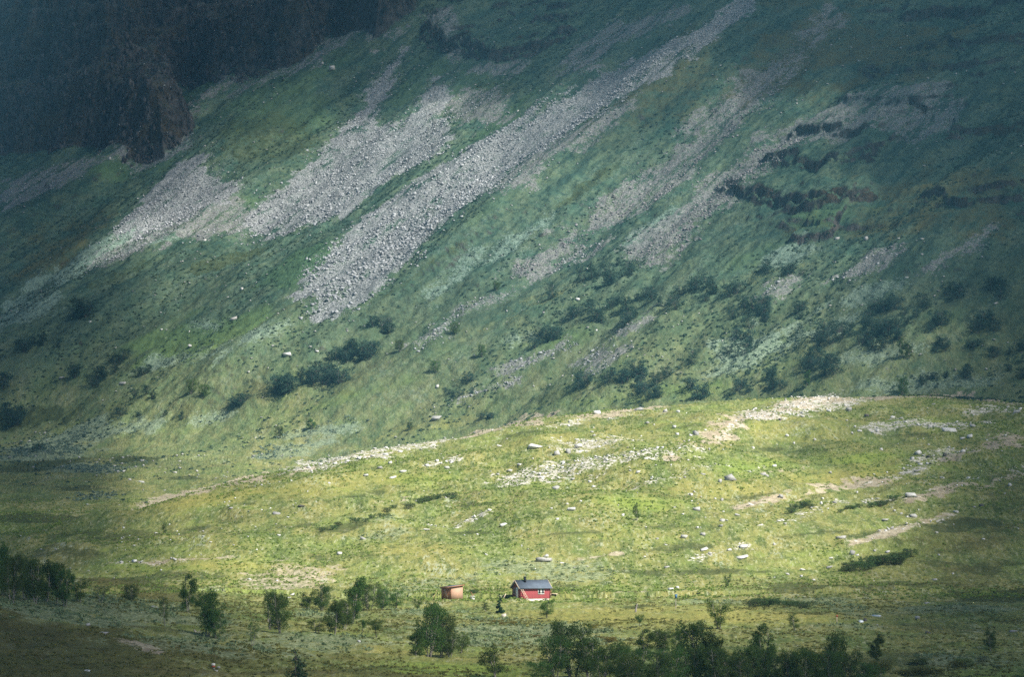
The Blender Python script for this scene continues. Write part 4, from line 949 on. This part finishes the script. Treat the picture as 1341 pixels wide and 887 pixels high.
# broken rock on the cliff walls and ledges
def crag_blocks(name, poly_px, n, lo, tall, smin, smax_, label, seed):
    P = np.array(wpts(cast, poly_px)); r = np.random.default_rng(seed)
    q = r.uniform(P.min(0), P.max(0), (n, 2)); d = poly_sd(q[:, 0], q[:, 1], [tuple(t) for t in P]); q = q[d > -3]
    z = H(q[:, 0], q[:, 1], False); zx = H(q[:, 0] + 1.5, q[:, 1], False); zy = H(q[:, 0], q[:, 1] + 1.5, False)
    g = np.hypot((zx - z) / 1.5, (zy - z) / 1.5)
    k = g > lo; q = q[k]; z = z[k]
    sz = smin + (smax_ - smin) * r.random(len(q)) ** 2.4
    link(name, rocks_mesh(name, np.column_stack([q, z + r.uniform(-.5, .3, len(q)) * sz * .3]), sz, M['crag'], tall, seed, .12), label=label, cat='rocks', kind='stuff')
    print(name, len(q))
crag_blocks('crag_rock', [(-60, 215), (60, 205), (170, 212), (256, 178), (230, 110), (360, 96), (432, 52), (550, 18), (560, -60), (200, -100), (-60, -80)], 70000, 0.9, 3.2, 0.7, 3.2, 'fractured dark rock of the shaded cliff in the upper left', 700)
crag_blocks('crag_rock', [(900, 330), (940, 230), (1010, 150), (1080, 60), (1120, -40), (1400, -40), (1400, 330), (1200, 300), (1100, 340)], 6000, 1.15, 1.1, 0.5, 1.8, 'fractured rock bands stepping across the right of the mountainside', 710)
crag_blocks('crag_rock', [(530, 80), (550, -40), (800, -40), (760, 60), (650, 100)], 9000, 1.0, 2.0, 0.7, 2.6, 'fractured rock of the small crag at the top centre', 720)

# ------------------------------------------------------------------ red cabin
def cabin():
    x, y, z = at(695.5, 783)
    root = bpy.data.objects.new('cabin', None); COL.objects.link(root); root.location = (x, y, z + .05); root.rotation_euler = (0, 0, math.radians(23))
    root.scale = (.93, .93, .90); tag(root, 'small red wooden cabin with grey roof and black chimney on the meadow', 'cabin')
    L, Wd, h, rg = 5.3, 3.3, 2.15, 3.3
    x0, x1, y0, y1, b = -L / 2, L / 2, -Wd / 2, Wd / 2, .35
    mb = MB(); mb.box(x0 + .05, x1 - .05, y0 + .05, y1 - .05, -.8, b); link('foundation', mb.mesh('foundation', M['stone_white']), root)
    v = [(x0, y0, b), (x1, y0, b), (x1, y1, b), (x0, y1, b), (x0, y0, h), (x1, y0, h), (x1, y1, h), (x0, y1, h), (x0, 0, rg - .05), (x1, 0, rg - .05)]
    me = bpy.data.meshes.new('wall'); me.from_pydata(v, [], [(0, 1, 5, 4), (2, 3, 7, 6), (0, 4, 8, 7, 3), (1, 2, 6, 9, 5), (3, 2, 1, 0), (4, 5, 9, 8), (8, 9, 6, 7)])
    me.materials.append(M['red']); me.materials.append(M['red_shade_trim']); me.polygons[2].material_index = 1; me.update()  # left gable's shade put into its colour
    wl = link('wall', me, root)
    mb = MB()
    for k in range(28): mb.box(x0 + .1 + k * .2, x0 + .13 + k * .2, y0 - .02, y0 + .01, b, h - .02)
    link('batten', mb.mesh('batten', M['red']), wl)
    mb = MB()
    for cx_ in (x0, x1):
        mb.box(cx_ - .06, cx_ + .06, y0 - .05, y0 + .06, b, h)
    link('corner_board', mb.mesh('corner_board', M['red_shade_trim']), wl)
    ov, ox = .32, .28; sl = (rg - h) / (Wd / 2); rf = MB(); t = .09
    for sg in (-1, 1):
        ye = sg * (Wd / 2 + ov); ze = h - ov * sl + .06; zr = rg + .06
        P = [(x0 - ox, ye, ze), (x1 + ox, ye, ze), (x1 + ox, 0, zr), (x0 - ox, 0, zr)]
        if sg > 0: P = [P[1], P[0], P[3], P[2]]
        rf.hexa(P + [(a, b_, c + t) for a, b_, c in P])
    ro = link('roof', rf.mesh('roof', M['roof']), root)
    for xe in (x0 - ox - .03, x1 + ox + .03):
        for sg in (-1, 1):
            mb = MB(); mb.beam((xe, sg * (Wd / 2 + ov), h - ov * sl + .08), (xe, 0, rg + .08), .05, .2)
            link('bargeboard', mb.mesh('bargeboard', M['pale_wood']), ro)
    mb = MB(); mb.box(-1.45, -1.13, -.62, -.30, 2.7, 4.0); mb.box(-1.5, -1.08, -.67, -.25, 3.9, 4.02); link('chimney', mb.mesh('chimney', M['black']), ro)
    # long wall window
    mb = MB(); cx_, wz, ww, wh = 1.05, 1.55, .95, .82
    mb.box(cx_ - ww / 2, cx_ + ww / 2, y0 - .02, y0 + .02, wz - wh / 2, wz + wh / 2); pane = mb
    fr = MB(); e = .09
    for a, b_ in ((cx_ - ww / 2 - e, cx_ - ww / 2), (cx_ + ww / 2, cx_ + ww / 2 + e), (cx_ - .045, cx_ + .045)): fr.box(a, b_, y0 - .06, y0 - .005, wz - wh / 2, wz + wh / 2)
    for a, b_ in ((wz - wh / 2 - e, wz - wh / 2), (wz + wh / 2, wz + wh / 2 + e)): fr.box(cx_ - ww / 2 - e, cx_ + ww / 2 + e, y0 - .065, y0 - .005, a, b_)
    wn = link('window', pane.mesh('window', M['glass']), root); link('frame', fr.mesh('frame', M['white']), wn)
    mb = MB(); mb.box(cx_ + .05, cx_ + .17, y0 - .03, y0 - .021, wz - wh / 2 + .02, wz + wh / 2 - .02); mb.box(cx_ - .17, cx_ - .05, y0 - .03, y0 - .021, wz - wh / 2 + .02, wz + wh / 2 - .02)
    link('curtain', mb.mesh('curtain', M['white']), wn)
    # gable: door, small window
    mb = MB(); mb.box(x0 - .07, x0 + .02, -.85, .0, b, 2.2); dr = link('door', mb.mesh('door', M['white']), root)
    mb = MB(); mb.box(x0 - .12, x0 - .07, -.76, -.68, 1.2, 1.28); link('handle', mb.mesh('handle', M['black']), dr)
    mb = MB(); mb.box(x0 - .03, x0 + .02, .45, .95, 1.2, 2.0); w2 = link('window', mb.mesh('window', M['glass']), root)
    fr = MB()
    for a, b_ in ((.37, .45), (.95, 1.03)): fr.box(x0 - .05, x0 + .0, a, b_, 1.2, 2.0)
    for a, b_ in ((1.12, 1.2), (2.0, 2.08)): fr.box(x0 - .055, x0 + .0, .37, 1.03, a, b_)
    link('frame', fr.mesh('frame', M['grey_wood']), w2)
    # porch deck in front of the gable
    mb = MB()
    for k in range(8): mb.box(x0 - 1.5 + k * .18, x0 - 1.34 + k * .18, y0 - .35, y1 * .7, .18, .26)
    mb.box(x0 - 1.5, x0 - .05, y0 - .3, y0 - .2, -.1, .17)
    for px_ in (x0 - 1.4, x0 - .3): mb.box(px_, px_ + .12, y0 - .3, y0 - .18, -.7, .1)
    link('porch', mb.mesh('porch', M['grey_wood']), root)
    R = root.matrix_basis
    def wp(lx, ly, lz):
        a = math.radians(23); return Vector((x + lx * math.cos(a) - ly * math.sin(a), y + lx * math.sin(a) + ly * math.cos(a), z + .05 + lz))
    # ladder leaning on the long wall
    lad = bpy.data.objects.new('ladder', None); COL.objects.link(lad); lad.location = wp(x0 + 1.35, y0 - .55, 0)
    lad.rotation_euler = (0, 0, math.radians(23)); tag(lad, 'pale wooden ladder leaning against the front wall of the red cabin', 'ladder')
    bot = Vector((0, 0, -.12)); top = Vector((-1.05, .48, 1.85))
    for o_ in (-.17, .17): mb = MB(); mb.beam(bot + Vector((o_, 0, 0)), top + Vector((o_, 0, 0)), .07, .07); link('rail', mb.mesh('rail', M['pale_wood']), lad)
    for k in range(1, 8):
        p = bot.lerp(top, k / 8); mb = MB(); mb.beam(p + Vector((-.16, 0, 0)), p + Vector((.16, 0, 0)), .045, .045); link('rung', mb.mesh('rung', M['pale_wood']), lad)
    # plank stack right of the cabin
    p = wp(x1 + .75, y0 + .9, 0); pz = gz(p.x, p.y)
    mb = MB()
    for k in range(5): mb.box(-.62 + .03 * k, .62, -.3 + .13 * k, -.19 + .13 * k, .16, .22 + .01 * (k % 2))
    mb.box(-.5, -.4, -.3, .3, 0, .15); mb.box(.4, .5, -.3, .3, 0, .15)
    link('plank_platform', mb.mesh('plank_platform', M['pale_wood']), label='low pale plank platform beside the right end of the red cabin', cat='platform', loc=(p.x, p.y, pz))
cabin()
def shed():
    x, y, z = at(592, 786)
    root = bpy.data.objects.new('shed', None); COL.objects.link(root); root.location = (x, y, z); root.rotation_euler = (0, 0, math.radians(42))
    tag(root, 'small flat-roofed shed of orange plywood and brown planks left of the cabin', 'shed')
    a = 1.12; b = 1.18; h = 1.72
    P = [(-a, -b, -.3), (a, -b, -.3), (a, b, -.3), (-a, b, -.3), (-a, -b, h + .02), (a, -b, h + .22), (a, b, h + .12), (-a, b, h - .08)]
    mb = MB(); mb.hexa(P); me = mb.mesh('wall', M['plank']); link('wall', me, root)
    mb = MB()
    for k in range(5): mb.box(-a - .05, -a - .003, -b + .02 + k * .47, -b + .43 + k * .47, .0, h - .06)
    cl = link('cladding', mb.mesh('cladding', M['plank_dark']), root)
    mb = MB(); mb.box(-a - .085, -a - .052, -.45, .35, .05, 1.45); dr = link('door', mb.mesh('door', M['plank_dark']), root)
    mb = MB(); mb.box(-a - .12, -a - .087, -.38, -.32, .7, .82); link('handle', mb.mesh('handle', M['black']), dr)
    mb = MB(); mb.beam((-a - .1, -.4, .15), (-a - .1, .3, 1.35), .05, .07); link('brace', mb.mesh('brace', M['pale_wood']), dr)
    o = .16
    Q = [(-a - o, -b - o, h + .03), (a + o, -b - o, h + .27), (a + o, b + o, h + .15), (-a - o, b + o, h - .09)]
    mb = MB(); mb.hexa([(q[0], q[1], q[2]) for q in Q] + [(q[0], q[1], q[2] + .13) for q in Q]); rf = link('roof', mb.mesh('roof', M['roof']), root)
    mb = MB(); mb.beam((-a - o - .03, b + o, h - .03), (-a - o - .03, -b - o, h + .10), .04, .17); mb.beam((-a - o, -b - o - .03, h + .10), (a + o, -b - o - .03, h + .34), .04, .17)
    link('fascia', mb.mesh('fascia', M['plank_dark']), rf)
    # pieces around the shed
    x, y, z = at(619, 786)
    t = bpy.data.objects.new('tub', None); COL.objects.link(t); t.location = (x, y, z); tag(t, 'white tub standing in the grass right of the plank shed', 'tub')
    V, Fq = tube([(0, 0, -.05), (0, 0, .18), (0, 0, .42)], [.30, .34, .38], 14); link('body', np_mesh('body', V, Fq, M['white'], True), t)
    V, Fq = tube([(0, 0, .40), (0, 0, .46)], [.41, .41], 14); link('rim', np_mesh('rim', V, Fq, M['white'], True), t)
    for k, (dx, hh, ln, lab) in enumerate([(.25, 1.1, -.55, 'steeper brown stick leaning over the white tub'), (-.5, .9, .9, 'long low brown stick propped behind the white tub')]):
        V, Fq = tube([(dx, .5, -.1), (dx + ln * .5, .5, hh * .55), (dx + ln, .5, hh)], [.05, .045, .03], 6)
        link('stick', np_mesh('stick', V, Fq, M['plank_dark']), label=lab, cat='stick', loc=(x, y, z))
    mb = MB(); mb.beam((0, 0, -.1), (.35, 0, .8), .06); mb.beam((.35, 0, .8), (.75, .0, 1.5), .05)
    x, y, z = at(566, 786); link('stick', mb.mesh('stick', M['plank']), label='orange crooked stick stuck in the ground left of the plank shed', cat='stick', loc=(x, y, z))
    mb = MB(); mb.beam((-.25, 0, -.1), (.28, 0, .9), .12, .1)
    x, y, z = at(660, 786); link('plank', mb.mesh('plank', M['pale_wood']), label='pale plank leaning in the grass just left of the red cabin', cat='plank', loc=(x, y, z))
shed()

# ------------------------------------------------------------------ small things
x, y, z = at(660, 808)
mb = MB(); mb.hexa([(-.34, -.2, -.1), (.34, -.2, -.1), (.34, .25, -.1), (-.34, .25, -.1), (-.30, -.16, .42), (.26, -.16, .5), (.26, .2, .5), (-.30, .2, .42)])
link('marker_stone', mb.mesh('marker_stone', M['stone_white']), label='blocky white painted stone at the foot of the small pointed conifer', cat='stone', loc=(x, y, z))
def signpost():
    x, y, z = at(885, 799); root = bpy.data.objects.new('signpost', None); COL.objects.link(root); root.location = (x, y, z)
    tag(root, 'thin grey post carrying a small blue sign on the open meadow', 'signpost')
    V, Fq = tube([(0, 0, -.2), (0, 0, 1.0), (.03, 0, 1.85)], [.05, .045, .045], 8); link('post', np_mesh('post', V, Fq, M['grey_wood'], True), root)
    mb = MB(); mb.box(-.12, .18, -.08, -.05, 1.42, 1.92); sg = link('sign', mb.mesh('sign', M['blue']), root)
    mb = MB(); mb.box(-.19, .25, -.10, -.02, 1.92, 1.98); link('cap', mb.mesh('cap', M['blue']), sg)
    mb = MB(); mb.box(.0, .07, -.088, -.081, 1.52, 1.8); link('symbol', mb.mesh('symbol', M['black']), sg)
signpost()
def trail_marker():
    x, y, z = at(1096, 821); root = bpy.data.objects.new('trail_marker', None); COL.objects.link(root); root.location = (x, y, z)
    tag(root, 'thin pale post with an orange red cross on top behind the dark birches', 'trail marker')
    mb = MB(); mb.box(-.04, .04, -.04, .04, -.2, 1.0); link('post', mb.mesh('post', M['pale_wood']), root)
    for s in (-1, 1): mb = MB(); mb.beam((-.12 * s, -.06 - .015 * s, .86), (.12 * s, -.06 - .015 * s, 1.10), .03, .08); link('cross_arm', mb.mesh('cross_arm', M['orange']), root)
trail_marker()
def snag(c, r, hpx, label, lean, fork):
    x, y, z = at(c, r); s = hpx / ppm(y)
    V, Fq = tube([(0, 0, -.15), (lean * .3, 0, s * .35), (lean * .6, 0.03, s * .7), (lean, 0, s)], [.13, .14, .11, .04], 8)
    V = list(V); Fq = list(Fq)
    if fork:
        v2, f2 = tube([(lean * .4, 0, s * .5), (lean * .4 + .35, 0, s * .55), (lean * .4 + .45, 0, s * .8)], [.07, .07, .05], 6); k = len(V); V += v2; Fq += [tuple(i + k for i in f) for f in f2]
    link('snag', np_mesh('snag', V, Fq, M['bark'], True), label=label, cat='dead tree', loc=(x, y, z))
snag(832, 804, 12, 'short white dead trunk standing above the little flat-topped birch', .28, False)
snag(353, 827, 18, 'pale forked dead trunk left of a bushy birch', .1, True)
snag(258, 829, 9, 'short pale broken trunk at the foot of a bushy birch', -.3, True)
def trail_cairn():
    x, y, z = at(279, 877); root = bpy.data.objects.new('trail_cairn', None); COL.objects.link(root); root.location = (x, y, z)
    tag(root, 'little stone cairn with a white and red painted top stone in the dark heath', 'cairn')
    for i, (dx, sx, szz, zz) in enumerate([(-.27, .62, .30, -.05), (.25, .66, .34, -.05)]):
        V, Fc = rock_proto(200 + i, .8, 14); link('base_stone', np_mesh('base_stone', V * np.array([sx, .5, szz / .7]) + np.array([dx, 0, zz + .12]), Fc, M['rock_grey']), root)
    V, Fc = rock_proto(204, 1, 14); link('middle_stone', np_mesh('middle_stone', V * np.array([.3, .3, .25]) + np.array([.05, 0, .33]), Fc, M['rock_grey']), root)
    mb = MB(); mb.box(-.10, .16, -.1, .1, .55, .73); up_ = link('top_stone', mb.mesh('top_stone', M['white']), root)
    mb = MB(); mb.box(-.105, .165, -.105, .105, .42, .55); link('red_band', mb.mesh('red_band', M['orange']), up_)
trail_cairn()
def capped_rock():
    x, y, z = at(712, 737); root = bpy.data.objects.new('capped_rock', None); COL.objects.link(root); root.location = (x, y, z)
    V, Fc = rock_proto(210, .9, 18); link('base_rock', np_mesh('base_rock', V * np.array([3.2, 2.4, 1.25]) + np.array([0, 0, .25]), Fc, M['rock_grey']), root)
    V, Fc = rock_proto(213, .9, 16); link('cap_rock', np_mesh('cap_rock', V * np.array([1.25, 1.0, .95]) + np.array([.35, 0, .95]), Fc, M['rock_grey']), root)
    tag(root, 'broad grey rock carrying a smaller block on the slope above the red cabin', 'rock')
capped_rock()
def water_patch(c, r, w, d, label):
    x, y, z = at(c, r); P = []
    n = 16
    for k in range(n):
        a = 2 * math.pi * k / n; q = 1 + .25 * math.sin(3 * a + c)
        P.append((x + math.cos(a) * w * q, y + math.sin(a) * d * q))
    v = [(a, b, gz(a, b) + .10) for a, b in P] + [(x, y, z + .16)] + [(a, b, gz(a, b) - .4) for a, b in P]
    f = [(k, (k + 1) % n, n) for k in range(n)] + [(k, n + 1 + k, n + 1 + (k + 1) % n) for k in range(n)] + [(k, n + 1 + (k + 1) % n, (k + 1) % n) for k in range(n)]
    me = np_mesh('stream_water', v, f, M['water']); link('stream_water', me, kind='structure')
water_patch(1148, 807, .55, 3.2, ''); water_patch(1127, 816, .25, 1.2, '')

# ------------------------------------------------------------------ added cloud-like volumes above the frame, shaped to darken its edges, and the mountain air
def shade_blocker_mat(name, dens):
    m = bpy.data.materials.new(name); m.use_nodes = True; n = m.node_tree
    n.nodes.remove(n.nodes['Principled BSDF'])
    v = nd(n, 'ShaderNodeVolumePrincipled'); v.inputs['Color'].default_value = (.95, .95, .97, 1); v.inputs['Density'].default_value = dens; v.inputs['Anisotropy'].default_value = .5
    n.links.new(v.outputs[0], n.nodes['Material Output'].inputs['Volume']); return m
def shade_blocker(i, X, Y, Z, rx, ry, rot, tau, alt=760.0, rz=40.0):
    """one added unseen volume that blocks the sun from the ground point X, Y, Z"""
    P = np.array([X, Y, Z]) + SDIR * ((alt - Z) / SDIR[2])
    bm = bmesh.new(); bmesh.ops.create_icosphere(bm, subdivisions=4, radius=1)
    co = np.array([v.co[:] for v in bm.verts]); th = fbm(co[:, 0] * 2.1 + 7.7 * i, co[:, 1] * 2.1 + co[:, 2], 3, i)
    co = co * np.array([rx, ry, rz]) * (1 + .18 * th)[:, None]
    for v, q in zip(bm.verts, co): v.co = q
    me = bpy.data.meshes.new('shade_blocker'); bm.to_mesh(me); bm.free()
    me.materials.append(shade_blocker_mat('shade_blocker', tau / (2 * rz / SDIR[2])))
    o = link('shade_blocker', me, kind='structure', loc=tuple(P)); o.rotation_euler = (0, 0, math.radians(rot))
# ground point each added volume shades along the sun's direction, half axes, heading, optical depth
SHADE_BLOCKERS = [(-298, 2343, 421, 813, 98, 98, 0.47), (-194, 2226, 419, 829, 90, 96, 1.44), (-102, 2252, 416, 860, 95, 93, 0.66), (-13, 2174, 415, 883, 89, 91, 0.22), (70, 2102, 415, 895, 82, 90, 1.03),
 (141, 1894, 400, 849, 71, 87, 0.17), (-223, 1759, 311, 164, 58, 113, 2.07), (-146, 1692, 299, 114, 52, 122, 1.84), (-75, 1650, 298, 108, 66, 104, 1.62), (-9, 1601, 266, 155, 61, 100, 2.02),
 (52, 1522, 253, 180, 53, 99, 1.88), (109, 1458, 257, 164, 53, 96, 1.49), (160, 1380, 234, 136, 52, 94, 3.68), (206, 1324, 223, 124, 47, 94, 1.98), (252, 1281, 230, 111, 50, 88, 0.73),
 (-370, 1787, 236, 141, 60, 119, 2.51), (-289, 1729, 251, 138, 38, 126, 0.79), (-210, 1662, 253, 101, 44, 132, 1.71), (-138, 1601, 214, 107, 56, 117, 1.08), (48, 1406, 202, 158, 47, 101, 0.85),
 (100, 1334, 198, 124, 48, 99, 0.7), (148, 1278, 183, 114, 47, 95, 0.32), (192, 1232, 186, 119, 44, 93, 3.52), (234, 1191, 178, 87, 48, 84, 1.4), (-349, 1687, 164, 106, 57, 127, 0.91),
 (-274, 1642, 179, 137, 47, 121, 0.48), (-199, 1570, 179, 139, 48, 117, 1.22), (93, 1240, 145, 103, 43, 102, 0.27), (137, 1190, 147, 108, 42, 98, 0.56), (178, 1146, 141, 86, 42, 97, 1.04),
 (220, 1118, 141, 73, 45, 86, 2.18), (-256, 1533, 139, 176, 52, 111, 2.53), (-61, 1321, 122, 146, 45, 105, 0.11), (-7, 1258, 123, 106, 44, 107, 0.1), (128, 1110, 106, 84, 38, 102, 0.25),
 (167, 1075, 102, 70, 39, 101, 1.47), (206, 1051, 103, 65, 42, 88, 1.87), (-234, 1404, 87, 146, 47, 113, 0.74), (-169, 1335, 81, 150, 44, 110, 0.62), (-56, 1217, 83, 101, 42, 110, 0.13),
 (-7, 1155, 65, 144, 45, 97, 0.15), (37, 1080, 53, 224, 44, 91, 0.09), (115, 997, 43, 187, 42, 86, 0.85), (150, 963, 38, 166, 40, 82, 1.44), (190, 971, 62, 117, 40, 81, 0.89),
 (-242, 1178, 33, 373, 50, 102, 2.28), (-192, 1157, 31, 344, 49, 101, 1.6), (125, 800, 36, 254, 33, 81, 1.65), (156, 795, 34, 235, 32, 78, 1.97), (-143, 862, 15, 403, 35, 100, 1.77),
 (-104, 817, 12, 396, 32, 98, 0.59), (96, 617, 17, 98, 25, 79, 0.25), (121, 620, 16, 104, 25, 77, 1.64), (-97, 475, 2, 301, 20, 102, 2.6), (-79, 478, 2, 276, 20, 100, 1.64),
 (75, 484, 1, 136, 20, 81, 2.51), (95, 487, 1, 135, 20, 79, 1.55), (-52, 253, 6, 57, 10, 101, 3.46), (-46, 285, 5, 133, 10, 98, 1.41), (-39, 315, 4, 156, 12, 96, 0.41),
 (-28, 331, 3, 156, 13, 94, 0.66), (-15, 343, 1, 158, 14, 92, 0.49), (-2, 351, 1, 156, 14, 90, 0.37), (27, 358, 1, 147, 14, 86, 0.58), (56, 360, 0, 143, 14, 81, 1.85),
 (70, 360, 0, 142, 14, 79, 4.94), (-19, 230, 1, 59, 9, 94, 1.13), (-1, 243, 1, 73, 10, 90, 0.39), (19, 249, 0, 75, 10, 85, 2.35), (29, 250, -1, 76, 10, 83, 0.56),
 (39, 252, 0, 78, 10, 81, 0.71), (49, 253, -1, 81, 10, 79, 5.85)]
for i, a in enumerate(SHADE_BLOCKERS): shade_blocker(i, *a)
def haze():
    mb = MB(); mb.box(-1250, 1250, -40, 3300, -25, 560)
    m = bpy.data.materials.new('haze'); m.use_nodes = True; n = m.node_tree; n.nodes.remove(n.nodes['Principled BSDF'])
    v = nd(n, 'ShaderNodeVolumePrincipled'); v.inputs['Color'].default_value = (.24, .70, 1.0, 1); v.inputs['Density'].default_value = 0.000075; v.inputs['Anisotropy'].default_value = 0.0
    n.links.new(v.outputs[0], n.nodes['Material Output'].inputs['Volume'])
    link('haze', mb.mesh('haze', m), kind='stuff', label='bluish mountain haze filling the valley air', cat='haze')
haze()
flush_labels()
